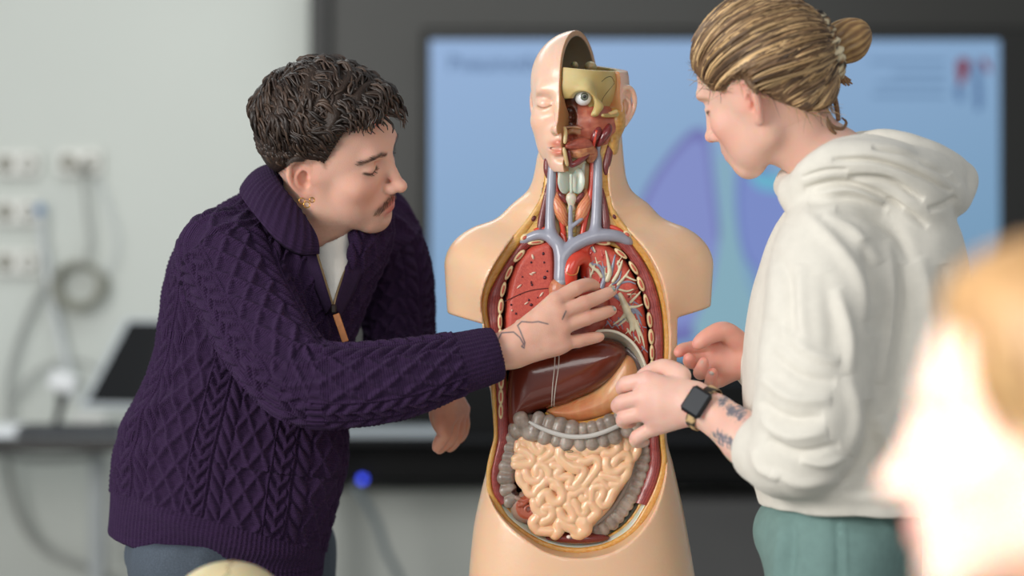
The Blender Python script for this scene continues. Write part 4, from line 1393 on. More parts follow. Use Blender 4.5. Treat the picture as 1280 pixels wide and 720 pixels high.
# small intestine: traced coils over a filled base
INT = [(648, 548), (658, 544), (675, 551), (695, 558), (715, 562), (740, 561), (765, 553), (783, 543), (795, 541), (799, 556), (797, 575), (792, 592), (784, 607), (775, 620), (767, 634), (758, 645), (748, 655), (740, 664), (728, 671), (718, 668), (710, 663),
       (703, 668), (692, 670), (676, 667), (664, 658), (666, 647), (664, 634), (658, 622), (652, 612), (647, 600), (642, 588), (641, 574), (643, 560)]
COILS = [
    (636, 536, 6.2, [(180, 130), (270, 170), (320, 260), (390, 290), (415, 235), (385, 195)]), (636, 536, 6.2, [(440, 185), (515, 215), (535, 280), (465, 350), (405, 385)]), (636, 536, 4.8, [(440, 415), (530, 395), (585, 355)]),
    (636, 536, 4.2, [(115, 180), (105, 260)]), (636, 536, 6.4, [(150, 265), (230, 300), (295, 370), (275, 430), (180, 450), (90, 445)]), (636, 536, 5.0, [(80, 375), (140, 350), (190, 345)]), (636, 536, 5.2, [(130, 560), (140, 640), (180, 700)]),
    (636, 536, 5.6, [(210, 535), (240, 610), (300, 650), (370, 640), (410, 580), (400, 530)]), (636, 536, 6.0, [(345, 560), (345, 500), (385, 455), (450, 470), (500, 530), (505, 585)]), (636, 536, 5.6, [(545, 455), (620, 470), (645, 520), (600, 560), (640, 610), (720, 600), (775, 620), (755, 680)]),
    (636, 536, 7.2, [(640, 260), (640, 350), (700, 420), (780, 470), (860, 500)]), (636, 536, 6.4, [(680, 240), (790, 250), (870, 265)]), (636, 536, 5.6, [(730, 330), (790, 350), (860, 350)]), (636, 536, 6.0, [(420, 690), (480, 640), (560, 650), (625, 700)]),
    (718, 536, 5.4, [(-10, 270), (90, 270), (155, 310)]), (718, 536, 4.5, [(10, 340), (80, 350)]), (718, 536, 6.0, [(70, 400), (150, 405), (220, 370), (290, 400), (290, 480), (240, 560), (180, 640), (120, 710)]), (718, 536, 6.2, [(0, 455), (80, 490), (120, 540), (80, 620), (10, 700)]),
    (718, 536, 6.2, [(160, 260), (250, 270), (340, 240), (385, 205)]), (718, 536, 6.4, [(375, 300), (460, 310), (530, 260), (540, 180), (460, 165)]), (718, 536, 5.6, [(610, 90), (645, 170), (660, 240)]), (718, 536, 4.6, [(710, 70), (730, 150), (705, 220)]),
    (718, 536, 5.2, [(785, 190), (785, 280), (745, 350), (710, 380)]), (718, 536, 6.4, [(495, 425), (550, 350), (640, 325), (690, 380)]), (718, 536, 6.4, [(400, 400), (400, 480), (460, 540), (540, 530), (600, 480), (670, 465)]), (718, 536, 6.0, [(665, 490), (650, 560), (610, 620), (560, 680)]),
    (718, 536, 6.0, [(340, 580), (430, 605), (520, 620), (560, 650)]), (718, 536, 5.5, [(240, 680), (300, 640), (360, 680), (410, 730)]), (718, 536, 6.0, [(460, 700), (540, 700)]),
    (650, 604, 5.6, [(70, 40), (110, 120), (180, 130), (225, 60), (290, 15)]), (650, 604, 6.5, [(240, 240), (270, 160), (335, 120), (375, 180), (430, 235), (500, 220), (540, 150), (500, 60), (430, 20)]), (650, 604, 6.2, [(180, 230), (200, 310), (260, 370), (315, 375)]),
    (650, 604, 6.6, [(310, 310), (375, 305), (410, 370), (365, 440), (290, 475)]), (650, 604, 6.8, [(215, 430), (165, 490), (195, 555)]), (650, 604, 6.4, [(225, 590), (310, 595), (400, 600)]), (650, 604, 6.8, [(480, 510), (490, 580), (440, 640)]),
    (650, 604, 6.2, [(490, 340), (520, 410), (580, 460), (655, 450), (675, 390), (630, 310), (590, 270)]), (650, 604, 7.0, [(500, 480), (580, 530), (660, 560), (720, 610), (800, 595), (835, 520), (800, 460), (745, 470)]), (650, 604, 5.6, [(610, 50), (680, 60), (755, 20)]),
    (650, 604, 5.6, [(620, 210), (620, 150), (690, 130), (760, 80), (820, 70)]), (650, 604, 6.0, [(670, 230), (710, 290), (735, 360), (790, 385), (835, 330)]),
    (710, 604, 5.2, [(165, 165), (205, 200), (245, 150), (230, 80)]), (710, 604, 6.0, [(290, 180), (300, 80), (360, 40), (430, 60), (430, 140), (390, 210), (430, 270), (500, 230), (550, 120), (595, 50)]), (710, 604, 4.6, [(330, 190), (365, 120)]),
    (710, 604, 6.5, [(215, 310), (260, 250), (320, 290), (365, 350), (315, 410), (265, 450)]), (710, 604, 8.5, [(190, 500), (215, 570), (160, 610)]), (710, 604, 6, [(90, 640), (150, 650)])]
v = Vox(*box_of(630, 530, 808, 682, -.085, .0), .0010)
v.poly(crom(xz(INT, -.055), 130, True), -.03, .0232, .012)
for ox, oy, r, pts in COILS:
    q = []
    for a, b in pts:
        x, y = ox + a / 10, oy + b / 10
        dm = 1 - ((x - 720) / 85) ** 2 - ((y - 605) / 72) ** 2
        q.append((x, y, -.0485 - .0075 * max(dm, -.3)))
    v.tube(PL(q), r * 1.05 * px, .0010, n=len(q) * 3)
dist = None
V, Q = v.mesh(1)
Nn = vnormals(V, Q)
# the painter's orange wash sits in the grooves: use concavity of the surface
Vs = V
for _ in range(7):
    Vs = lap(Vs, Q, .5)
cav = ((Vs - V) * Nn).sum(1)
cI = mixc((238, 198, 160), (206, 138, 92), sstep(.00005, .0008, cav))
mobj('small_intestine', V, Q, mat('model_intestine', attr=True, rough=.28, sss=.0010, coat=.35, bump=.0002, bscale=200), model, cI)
organ('bladder', lambda v: v.ball(P(722, 672, -.034), (40 * px, .02, 8 * px), 0), *box_of(675, 660, 770, 684, -.06, .0), .002, M_gloss, (110, 40, 36))
dots('peg', [(711, 671.5, 3, 2.4)], mat('peg_white', (226, 214, 206), .3), model, Y=-.055, H=.003)
mobj('wire_hook', *tubemesh(PL([(705, 564, -.0655), (708, 562.5, -.067), (715, 563.5, -.0675), (716, 565, -.067), (709, 565, -.067)]), .0005, 6, 20), mat('wire', (70, 72, 60), .35, metal=.6), model)
# ---- the model's head: skin half, bone half, eye and deep face
MH_R = [[-0.3455, 0.9373, -0.0467], [-0.9309, -0.3486, -0.109], [-0.1185, 0.0059, 0.9929]]
MH_to, MH_in = head_fit(MH_R, (0.1046, 0.0, 1.4803), 0.9578)
v = Vox((-.105, -.095, -.125), (.125, .095, .135), .0017)
head(v, eye='closed', open_mouth=.0040, nose=1.0, lips=1.1, jaw=.98)
v.tube([(-.008, 0, -.05), (-.028, 0, -.10), (-.04, 0, -.13)], [.052, .055, .056], .03)
X, Y, Z = v.ax[0][:, None, None], v.ax[1][None, :, None], v.ax[2][None, None, :]
full = (slice(None),) * 3
cutz = .0685 - .16 * Y
v.ball((-.004, 0, .046), (.084, .0645, .071), 0, mode='s')
A = np.maximum(np.maximum(.001 - Y, .010 - X), Z - .2)
v.put(full, (A + 0 * Z).astype(np.float32), .0008, 's')
B = np.maximum(.001 - Y, cutz - Z) + 0 * X
v.put(full, B.astype(np.float32), .0008, 's')
Cc = np.maximum(-.078 - Z, 0 * X) * 0
# throat below the jaw is open on the front
T = np.maximum(np.maximum(Z + .098, .012 - X), -1.0 + 0 * Y)
v.put(full, T.astype(np.float32), .001, 's')
Vh, Qh = v.mesh()
c = facecol(Vh, (235, 200, 178), lip=(206, 128, 108), lipamt=.95, flush=(232, 178, 152), flushamt=.35, lo=.001)
_e = np.column_stack([np.abs(Vh[:, 1]), Vh[:, 2]])
_pd = np.full(len(Vh), 1e9)
_lp = np.array([(.0195, .0085), (.026, .0060), (.0315, .0052), (.037, .0060), (.0435, .0085)])
for _i in range(4):
    _ab = _lp[_i + 1] - _lp[_i]
    _t = np.clip(((_e - _lp[_i]) @ _ab) / (_ab @ _ab), 0, 1)
    _pd = np.minimum(_pd, np.linalg.norm(_e - _lp[_i] - _t[:, None] * _ab, axis=1))
_k = (np.exp(-(_pd / .0012) ** 2) * (Vh[:, 0] > .06) * .75)[:, None]
c = c * (1 - _k) + np.array((168, 104, 76.)) * _k
ell = np.sqrt(((Vh - (-.004, 0, .046)) ** 2 / np.array([.084, .0645, .071]) ** 2).sum(1))
c[ell < 1.012] = (138, 126, 106)
cutf = (np.abs(Vh[:, 1] - .001) < .0011) & (ell > 1.012) & (Vh[:, 0] > .01 - 10 * (Vh[:, 2] > .05))
c[cutf] = (196, 146, 98)
edge2 = (np.abs(Vh[:, 0] - .010) < .0012) & (Vh[:, 1] > .02)
c[edge2] = (206, 150, 96)
Nh = vnormals(Vh, Qh)
mobj('head_shell', MH_to(Vh), Qh, M_shell, model, c)
# teeth in the open half mouth
for i in range(4):
    W, Qb = boxmesh((0.0905 - .0009 * i * i, -.0035 - .0062 * i, -.0575), (.006, .0056, .0045), None, .0012)
    mobj('tooth', MH_to(W), [list(dict.fromkeys(q)) for q in Qb.tolist()], mat('tooth_ivory', (232, 222, 196), .25), model)
# bone half
v = Vox((-.10, -.005, -.06), (.115, .09, .10), .0016)
v.ball((-.004, 0, .045), (.0885, .0690, .075), 0)
v.cone((.073, .0, .034), (.070, .036, .030), .0125, .011, .014)
v.cone((.070, .034, .030), (.060, .054, .004), .010, .006, .010)
v.cone((.060, .052, .002), (.062, .044, -.014), .006, .006, .008)
v.cone((.055, .058, -.012), (.012, .070, -.012), .0036, .004, .004)
v.ball((.080, .0315, .0105), (.030, .0195, .0185), .003, mode='s')
X, Y, Z = v.ax[0][:, None, None], v.ax[1][None, :, None], v.ax[2][None, None, :]
v.put(full, (.0015 - Y + 0 * X + 0 * Z).astype(np.float32), .001, 'i')
v.put(full, (Z - (.0685 - .16 * Y) + 0 * X).astype(np.float32), .001, 'i')
v.put(full, (-.018 - Z - .35 * np.maximum(.045 - X, -.02) + 0 * Y).astype(np.float32), .004, 'i')
v.ball((-.004, 0, .046), (.082, .0625, .068), 0, mode='s')
v.put(full, np.maximum(np.maximum(-Y, .05 - X), Z - .018 + .4 * np.maximum(Y - .012, 0)).astype(np.float32) + np.where(Y > .03, 1, 0), .002, 's')
Vb, Qb = v.mesh()
cb = mixc((214, 196, 142), (186, 160, 96), np.clip(.35 + .5 * noise3(Vb, 55) + .3 * sstep(.03, .07, Vb[:, 1]), 0, 1))
sk = mobj('skull_bone', MH_to(Vb), Qb, mat('model_bone', attr=True, rough=.4, sss=.001, bump=.0002, bscale=300), model, cb)
M_sut = mat('suture_line', (112, 92, 52), .6)
def onbone(x, y, Yg):
    return P(x, y, Yg)
# sutures follow the bone surface (projected in head coordinates onto the ellipsoid)
def bone_line(pts, name='suture', r=.0006):
    W = []
    for x, y in pts:
        o = MH_in(np.array([[0.0, CAMY, CAMZ]]))[0]
        t = MH_in(P(x, y, 0.0)[None])[0]
        d = t - o
        a = np.array([.0885, .0690, .075])
        oc = (o - (-.004, 0, .045)) / a
        dd = d / a
        A_, B_, C_ = dd @ dd, 2 * oc @ dd, oc @ oc - 1
        disc = max(B_ * B_ - 4 * A_ * C_, 0)
        W.append(o + d * ((-B_ - math.sqrt(disc)) / (2 * A_)))
    mobj(name, *tubemesh(MH_to(np.array(W)), r, 6, 20), M_sut, sk)


bone_line([(768, 104), (760, 114), (753, 124), (751, 136), (750, 143)])
bone_line([(752, 102), (758, 97), (764, 96), (768, 103)])
# brain-pan rim behind, seen over the bone
organ('skull_base', lambda v: v.ball(P(738, 84, .005), (.010, .02, .009), 0).ball(P(718, 82, .0), (.006, .02, .006), .004), *box_of(700, 70, 752, 98, -.03, .04), .0016, mat('model_bone', None), (196, 176, 134))
# eye
ey = P(729, 121.5, -.064)
def sphere_mesh(c, r, n=24):
    v = Vox(np.asarray(c) - r, np.asarray(c) + r, r / 12)
    v.ball(c, r)
    V, Q = v.mesh()
    V = np.asarray(c) + r * (V - c) / np.linalg.norm(V - c, axis=1)[:, None]
    return V, Q


eb = mobj('eyeball', *sphere_mesh(ey, .0132), mat('eye_white', (226, 230, 232), .12, coat=.8), model)
gz = nrm(P(731, 122.5, -.2) - ey)
gz = nrm(np.array([.12, -1, -.02]))
def cap_disc(c, d, r0, r1, h, n=24):
    d = nrm(d)
    a = nrm(np.cross(d, (0, 0, 1)))
    b = np.cross(d, a)
    V = [c + d * h]
    for rr, hh in ((r0 * .5, h * .95), (r0, h * .8), (r1, 0), (r1, -.003)):
        for t in np.linspace(0, 2 * np.pi, n, endpoint=False):
            V.append(c + d * hh + rr * (a * math.cos(t) + b * math.sin(t)))
    F = [[0, 1 + j, 1 + (j + 1) % n] for j in range(n)]
    for k in range(3):
        F += [[1 + k * n + j, 1 + (k + 1) * n + j, 1 + (k + 1) * n + (j + 1) % n, 1 + k * n + (j + 1) % n] for j in range(n)]
    return np.array(V), F


mobj('iris', *cap_disc(ey + gz * .0120, gz, .0052, .0062, .0012), mat('iris_green', (96, 104, 92), .2, var=.4, vscale=900, coat=.8), eb)
mobj('pupil', *cap_disc(ey + gz * .0131, gz, .0022, .0026, .0007), mat('pupil_black', (18, 18, 18), .1), eb)


# deep face
def deepcol(V):
    d = V[:, 1] + 3
    x = 640 + FPX * V[:, 0] / d
    y = 360 - FPX * (V[:, 2] - 1.2) / d
    c = mixc((196, 122, 96), (166, 84, 66), np.clip(.5 + .7 * noise3(V, 260), 0, 1))
    nz = (x < 722) & (y < 158)
    c[nz] = mixc((146, 84, 56), (84, 44, 32), np.clip(.5 + .8 * noise3(V[nz], 200), 0, 1))
    t = (y > 158) & (x < 726) & (y < 168)
    c[t] = (186, 140, 104)
    return c


def deepface(v):
    v.ball(P(735, 155, -.020), (28 * px, .045, 36 * px), 0)
    v.ball(P(715, 160, -.03), (16 * px, .035, 45 * px), .01)
    v.ball(P(757, 165, -.01), (18 * px, .035, 30 * px), .02)
    v.ball(P(712, 146, -.065), (8.5 * px, .028, 14 * px), .004, mode='s')
    for k in range(3):
        v.tube(PL([(705, 137 + 8 * k, -.045), (713, 139 + 8 * k, -.047), (720, 142 + 8 * k, -.044)]), [.002, .0038, .002], .003)
    v.tube(PL([(705, 160), (714, 158), (726, 160)], -.066), .0022, .002, n=8)
    v.ball(P(716, 171, -.070), (7 * px, .02, 5 * px), .003, mode='s')


organ('deep_face', deepface, *box_of(690, 110, 785, 215, -.085, .03), .0015, M_plast, deepcol)
organ('tongue', lambda v: v.tube(PL([(709, 183, -.076), (718, 181, -.072), (730, 180, -.064), (737, 184, -.055)]), [.0035, .0068, .009, .006], .003, n=14), *box_of(700, 165, 750, 200, -.095, -.03), .0013, M_plast,
      lambda V: mixc((182, 100, 78), (150, 72, 58), np.clip(.5 + .7 * noise3(V, 380), 0, 1)))
organ('gum_ridge', lambda v: v.tube(PL([(706, 160, -.082), (707, 168, -.086), (706, 178, -.088)]), .0026, .002, n=8).tube(PL([(705, 186, -.085), (707, 196, -.084), (709, 206, -.080)]), .0026, .002, n=8), *box_of(698, 155, 715, 212, -.10, -.06), .0011, M_plast, (206, 182, 134))
organ('salivary_gland', lambda v: v.tube(PL([(713, 190, -.068), (724, 191, -.066), (735, 187, -.058), (741, 192, -.05), (738, 200, -.052)]), [.005, .008, .008, .0065, .005], .004, n=16), *box_of(700, 175, 752, 212, -.09, -.02), .0014, M_plast,
      lambda V: mixc((206, 152, 106), (166, 96, 66), np.clip(.5 + .8 * noise3(V, 420), 0, 1)))
for pts, r in (([(712, 199, -.074), (713, 206, -.072), (722, 203, -.070), (733, 194, -.064), (738, 188, -.06)], [.0025, .004, .0042, .0038, .002]), ([(711, 188, -.078), (712, 198, -.076), (714, 205, -.073)], [.0018, .0026, .0026]),
               ([(740, 178, -.056), (744, 170, -.058), (747, 162, -.056), (746, 158, -.052)], [.003, .006, .0056, .002]), ([(748, 182, -.05), (754, 172, -.054), (760, 162, -.052), (761, 155, -.046)], [.003, .0058, .0062, .002])):
    organ('face_muscle', lambda v: v.tube(PL(pts), r, .002, n=14), *box_of(700, 145, 775, 215, -.10, -.02), .0013, M_gloss, lambda V: mixc((96, 30, 34), (136, 52, 50), np.clip(.5 + .6 * noise3(V, 300), 0, 1)))
mobj('facial_artery', *tubemesh(PL([(746, 163, -.062), (744, 172, -.062), (742, 182, -.056), (742, 200, -.046)]), .0026, 10, 18), mat('artery_red', None), model)
mobj('facial_vein', *tubemesh(PL([(752, 158, -.05), (751, 172, -.052), (748, 186, -.048), (748, 202, -.044)]), .0032, 10, 18), M_vein, model)
organ('cheek_fat', lambda v: v.ball(P(769, 152, -.018), (13 * px, .022, 20 * px), 0).ball(P(775, 122, .0), (6 * px, .02, 20 * px), .015).ball(P(764, 178, -.02), (10 * px, .026, 22 * px), .01), *box_of(745, 75, 795, 210, -.06, .03), .0018, M_plast,
      lambda V: mixc((222, 178, 104), (196, 146, 70), np.clip(.5 + .7 * noise3(V, 500), 0, 1)))
organ('zygomatic_end', lambda v: v.cone(P(762, 142, -.055), P(770, 139.5, -.05), .0028, .0032, 0), *box_of(752, 130, 782, 152, -.07, -.03), .0011, mat('model_bone', None), (226, 200, 140))
# ------------------------------------------------------------------ the man in the purple sweater
def subdiv(V, Q):
    E = np.sort(np.stack([Q, np.roll(Q, -1, 1)], -1).reshape(-1, 2), 1)
    key = E[:, 0].astype(np.int64) * len(V) + E[:, 1]
    u, inv = np.unique(key, return_inverse=True)
    a, b = u // len(V), u % len(V)
    mid = (V[a] + V[b]) / 2
    cen = V[Q].mean(1)
    n, m = len(V), len(mid)
    inv = inv.reshape(-1, 4) + n
    fc = np.arange(len(Q)) + n + m
    q = [np.stack([Q[:, i], inv[:, i], fc, inv[:, i - 1]], 1) for i in range(4)]
    V2, Q2 = np.vstack([V, mid, cen]), np.vstack(q)
    return V2, Q2


def chain_coords(V, pts, ref):
    """nearest point on a polyline: distance, arc length and angle around it (0 at ref)"""
    p = np.asarray(pts, float)
    L = np.concatenate([[0], np.cumsum(np.linalg.norm(np.diff(p, axis=0), axis=1))])
    best = np.full(len(V), 1e9)
    s = np.zeros(len(V))
    ang = np.zeros(len(V))
    T = np.gradient(p, axis=0)
    T /= np.linalg.norm(T, axis=1)[:, None]
    for i in range(len(p) - 1):
        ab = p[i + 1] - p[i]
        t = np.clip(((V - p[i]) @ ab) / (ab @ ab), 0, 1)
        d = V - p[i] - t[:, None] * ab
        dist = np.linalg.norm(d, axis=1)
        m = dist < best
        Tt = T[i] * (1 - t[:, None]) + T[i + 1] * t[:, None]
        Tt /= np.linalg.norm(Tt, axis=1)[:, None]
        u = ref - Tt * (Tt @ ref)[:, None]
        u /= np.linalg.norm(u, axis=1)[:, None]
        w = np.cross(Tt, u)
        a = np.arctan2((d * w).sum(1), (d * u).sum(1))
        best[m] = dist[m]
        s[m] = (L[i] + t * (L[i + 1] - L[i]))[m]
        ang[m] = a[m]
    return best, s, ang


def projpx(V):
    d = V[:, 1] - CAMY
    return np.column_stack([640 + FPX * V[:, 0] / d, 360 - FPX * (V[:, 2] - CAMZ) / d])


def polydist(q, pts, par=False):
    p = np.asarray(pts, float)
    r = np.full(len(q), 1e9)
    if par:
        u = np.zeros(len(q))
        for i in range(len(p) - 1):
            ab = p[i + 1] - p[i]
            t = np.clip(((q - p[i]) @ ab) / (ab @ ab + 1e-9), 0, 1)
            d = np.linalg.norm(q - p[i] - t[:, None] * ab, axis=1)
            m = d < r
            r[m] = d[m]
            u[m] = ((i + t) / (len(p) - 1))[m]
        return r, u
    for i in range(len(p) - 1):
        ab = p[i + 1] - p[i]
        t = np.clip(((q - p[i]) @ ab) / (ab @ ab + 1e-9), 0, 1)
        r = np.minimum(r, np.linalg.norm(q - p[i] - t[:, None] * ab, axis=1))
    return r


g_ = lambda x, w: np.exp(-(x / w) ** 2)


def knit(c, s):
    """cable-knit relief, metres: c across, s along; returns height 0..1-ish"""
    W = .128
    u = np.mod(c, W)
    h = np.zeros_like(c)
    # lattice of crossing cords, 0 .. .062
    x = u - .031
    inl = np.abs(x) < .032
    cord = np.zeros_like(c)
    la, lb = .032, .050
    nf = 1 / math.sqrt(1 / la ** 2 + 1 / lb ** 2)
    for sg in (1, -1):
        ph = np.mod(x / la + sg * s / lb, 1.0) - .5
        cord = np.maximum(cord, g_(ph * nf, .0046))
    h = np.where(inl, cord * (0.9 + .1 * np.sin(s * 900)), h)
    h = np.where(inl, np.maximum(h, .16 * np.sin(c * 1250) * np.sin(s * 1050) * (1 - cord)), h)
    # plain ridges beside the lattice
    for x0 in (.0655, .0985):
        h = np.maximum(h, .75 * g_(u - x0, .0022))
    # braid .070 .. .094
    xb = u - .082
    inb = np.abs(xb) < .0135
    pb = .024
    br = np.zeros_like(c)
    for sg in (1, -1):
        ph = np.mod(s / pb + sg * xb / .022 + (0 if sg > 0 else .5), 1.0) - .5
        br = np.maximum(br, (np.clip(1 - (ph / .34) ** 2, 0, 1) ** .6) * ((xb * sg) < .002))
    h = np.where(inb, np.maximum(h, br), h)
    # rope .103 .. .126
    xr = u - .1145
    inr = np.abs(xr) < .0105
    ph = np.mod(s / .026 + xr / .021, 1.0) - .5
    ro = np.clip(1 - (ph / .42) ** 2, 0, 1) ** .6 * np.clip(1 - (xr / .0112) ** 2, 0, 1) ** .4
    h = np.where(inr, np.maximum(h, ro), h)
    return h


def rib_(c, per=.0078):
    return np.clip(np.sin(2 * np.pi * c / per), -.55, 1) 


man = thing('person', P(270, 720, .14) * (1, 1, 0), 'man in a dark purple cable knit sweater leaning to touch the model', 'person')
# --- head
MAN_R = [[0.9364, 0.3501, 0.025], [-0.2893, 0.8101, -0.51], [-0.1988, 0.4704, 0.8598]]
MN_T = np.array([-0.2842, 0.0, 1.405])
MN_to, MN_in = head_fit(MAN_R, MN_T, 1.0781)
v = Vox((-.105, -.095, -.135), (.13, .095, .135), .0018)
head(v, eye='down', nose=1.15, lips=.95, jaw=1.05, chin=1.0, brow=1.0, noseup=.003)
nb = MN_in(np.vstack([P(392, 275, .055), P(375, 330, .10)]))
v.tube(np.vstack([(-.012, -.004, -.035), nb]), [.050, .053, .058], .028)
v.tube([(.02, -.03, -.06), nb[0] + (.03, .0, 0)], [.018, .016], .03)
Vm, Qm = v.mesh()
SK = (227, 184, 165)
cm = facecol(Vm, SK, lip=(208, 118, 110), flush=(224, 150, 128), flushamt=.55, lipamt=1.0)


def mixw(c, w, col):
    w = np.clip(w, 0, 1)[:, None]
    return c * (1 - w) + np.asarray(col, float) * w


q = np.column_stack([Vm[:, 0], np.abs(Vm[:, 1]), Vm[:, 2]])
# brows, beard shade, moustache, lash line
bl_ = np.column_stack([q[:, 1], q[:, 2]])
brw = polydist(bl_, [(.014, .0285), (.026, .0345), (.040, .0335), (.050, .026)])
cm = mixw(cm, g_(brw, .0030) * .7 * (q[:, 0] > .05), (74, 52, 42))
lash = polydist(bl_, [(.019, .0085), (.026, .0055), (.033, .0045), (.040, .0065), (.046, .0100)])
cm = mixw(cm, g_(lash, .0017) * .95 * (q[:, 0] > .06), (56, 38, 32))
mus = polydist(bl_, [(.002, -.0455), (.012, -.0470), (.021, -.0525), (.026, -.0575)])
cm = mixw(cm, g_(mus, .0046) * .58 * (q[:, 0] > .06) * (.75 + .25 * noise3(Vm, 1200)), (92, 60, 44))
beard = sstep(-.045, -.075, q[:, 2]) * sstep(-.13, -.115, q[:, 2]) * (q[:, 0] > -.01)
cm = mixw(cm, beard * .20 * (1 + .4 * noise3(Vm, 900)), (150, 118, 100))


# hair line in head coordinates: positive inside the hair
def hairmask(p):
    ay = np.abs(p[:, 1])
    front = p[:, 2] - (.086 - .12 * np.maximum(0, .03 - ay))
    temple = (.040 - p[:, 0]) + (p[:, 2] - .060) * .55
    side = p[:, 2] - np.interp(p[:, 0], [-.11, -.07, -.035, -.015, .02, .035, .06], [-.03, -.022, .012, .032, .034, .020, .034])
    m = np.minimum(side, np.maximum(np.minimum(front, .03), temple))
    m = np.minimum(m, np.where(p[:, 0] > .06, front, 1))
    return m


hm = hairmask(Vm)
cm = mixw(cm, sstep(-.014, .006, hm + .004 * noise3(Vm, 300)) * .75 * (q[:, 1] + .03 > .05), (92, 72, 60))
cm = mixw(cm, sstep(.0, .008, hm), (50, 38, 31))
# moles
for px_, py_ in ((457, 255), (422, 264), (372, 244)):
    pass
headpart = (MN_to(Vm), Qm, cm)
# --- hands
def hand(v, wrist, mcps, fingers, thumb, fr, pr=.0125, kp=.010, thumb_r=(.014, .0115, .0100, .0078), wr=.026, pn=None):
    """all points in world space; fingers: per finger the points after the knuckle"""
    w = np.asarray(wrist, float)
    for i, m in enumerate(mcps):
        m = np.asarray(m, float)
        v.cone(w + (m - w) * .12, m, wr * .62, pr, kp)
    for i in range(len(mcps) - 1):
        a, b = np.asarray(mcps[i]), np.asarray(mcps[i + 1])
        for t in (.25, .5, .75):
            c = a * .5 + b * .5
            v.cone(w + (c - w) * t, w + (c - w) * min(t + .25, .93), pr * .98, pr * .92, kp)
    for i, f in enumerate(fingers):
        pts = np.vstack([mcps[i]] + [np.asarray(p, float)[None] for p in f])
        r0 = fr[i]
        rr = np.interp(np.linspace(0, 1, len(pts)), [0, .45, .75, 1], [r0 * 1.08, r0, r0 * .92, r0 * .78])
        v.tube(pts, rr, .0035, kin=.0035, n=len(pts) * 4)
        if len(pts) > 2:
            v.ball(pts[1], r0 * 1.06, .004)
    if thumb is not None:
        pts = np.asarray(thumb, float)
        v.tube(pts, np.interp(np.linspace(0, 1, len(pts)), np.linspace(0, 1, len(thumb_r)), thumb_r), .008, kin=.006, n=len(pts) * 4)


def bbox(pts, m):
    p = np.vstack([np.asarray(x, float).reshape(-1, 3) for x in pts])
    return p.min(0) - m, p.max(0) + m


W1 = P(626, 440, -.118)
mc = [P(694, 375, -.112), P(700, 391, -.116), P(704, 409, -.114), P(705, 429, -.108)]
fg_ = [[P(719, 361, -.102), P(735, 355.5, -.086), P(744, 357.5, -.076)], [P(730, 379, -.104), P(750, 371, -.090), P(765, 364, -.080)],
       [P(733, 398, -.102), P(752, 392, -.090), P(765, 388, -.080)], [P(723, 426, -.100), P(738, 423, -.092), P(750, 421, -.086)]]
th = [P(655, 425, -.105), P(680, 395, -.092), P(697, 380, -.080), P(712, 372, -.072)]
v = Vox(*bbox([W1, mc, *fg_, P(585, 448, -.13)], .035), .0013)
hand(v, W1, mc, fg_, th, [.0096, .0097, .0094, .0086], pr=.0128)
v.cone(P(580, 450, -.130), P(634, 438, -.116), .0305, .0265, .012, flat=(np.array([0, 1.0, 0]), .78))
v.cone(P(634, 438, -.114), P(672, 415, -.110), .0255, .026, .012, flat=(np.array([0, 1.0, 0]), .62))
v.cone(P(650, 445, -.112), P(694, 432, -.106), .014, .014, .014)
Vr, Qr = v.mesh()
qq = projpx(Vr)
ch = np.tile(np.array((224, 182, 162), float), (len(Vr), 1))
ch = mixw(ch, .35 * np.clip(.5 + .6 * noise3(Vr, 120), 0, 1), (206, 148, 128))
for i in range(4):
    ch = mixw(ch, .35 * g_(np.linalg.norm(Vr - mc[i], axis=1), .013) + .35 * g_(np.linalg.norm(Vr - fg_[i][0], axis=1), .010), (214, 146, 128))
front = vnormals(Vr, Qr)[:, 1] < .1
for ln in ([(622, 426), (627, 416), (642, 415), (650, 422), (654.5, 430), (652, 433), (655, 435), (656, 428), (650, 413), (647, 407), (652, 402), (665, 403), (673, 402), (685, 405)], [(703, 399), (707.5, 389)]):
    ch = mixw(ch, .85 * g_(polydist(qq, ln), .75) * front, (72, 74, 86))
# nails
def nail(c, tip, dip, nrmv, r):
    d = nrm(tip - dip)
    n = nrm(nrmv - d * (nrmv @ d))
    w = np.cross(d, n)
    cc = tip + n * (r * .92) - d * r * .25
    R = np.column_stack([d, w, n])
    V = []
    for k, (rr, hh) in enumerate(((0, .0009), (.6, .0007), (1, -.0004))):
        for t in np.linspace(0, 2 * np.pi, 12, endpoint=False):
            a_, b_ = r * .78 * rr * math.cos(t), r * .72 * rr * math.sin(t)
            V.append(cc + R @ np.array([a_, b_, hh - .35 * b_ * b_ / r]))
    i = np.arange(2)[:, None] * 12
    j = np.arange(12)[None]
    Q = np.stack([i + j, i + (j + 1) % 12, i + 12 + (j + 1) % 12, i + 12 + j], -1).reshape(-1, 4)
    return np.array(V), Q[:, ::-1], np.tile(np.array((240, 196, 184), float), (36, 1))


nails = []
for i in (1, 2):
    nails.append(nail(None, fg_[i][2], fg_[i][1], np.array([.2, -1, .55]), .0076))
handR = (Vr, Qr, ch)
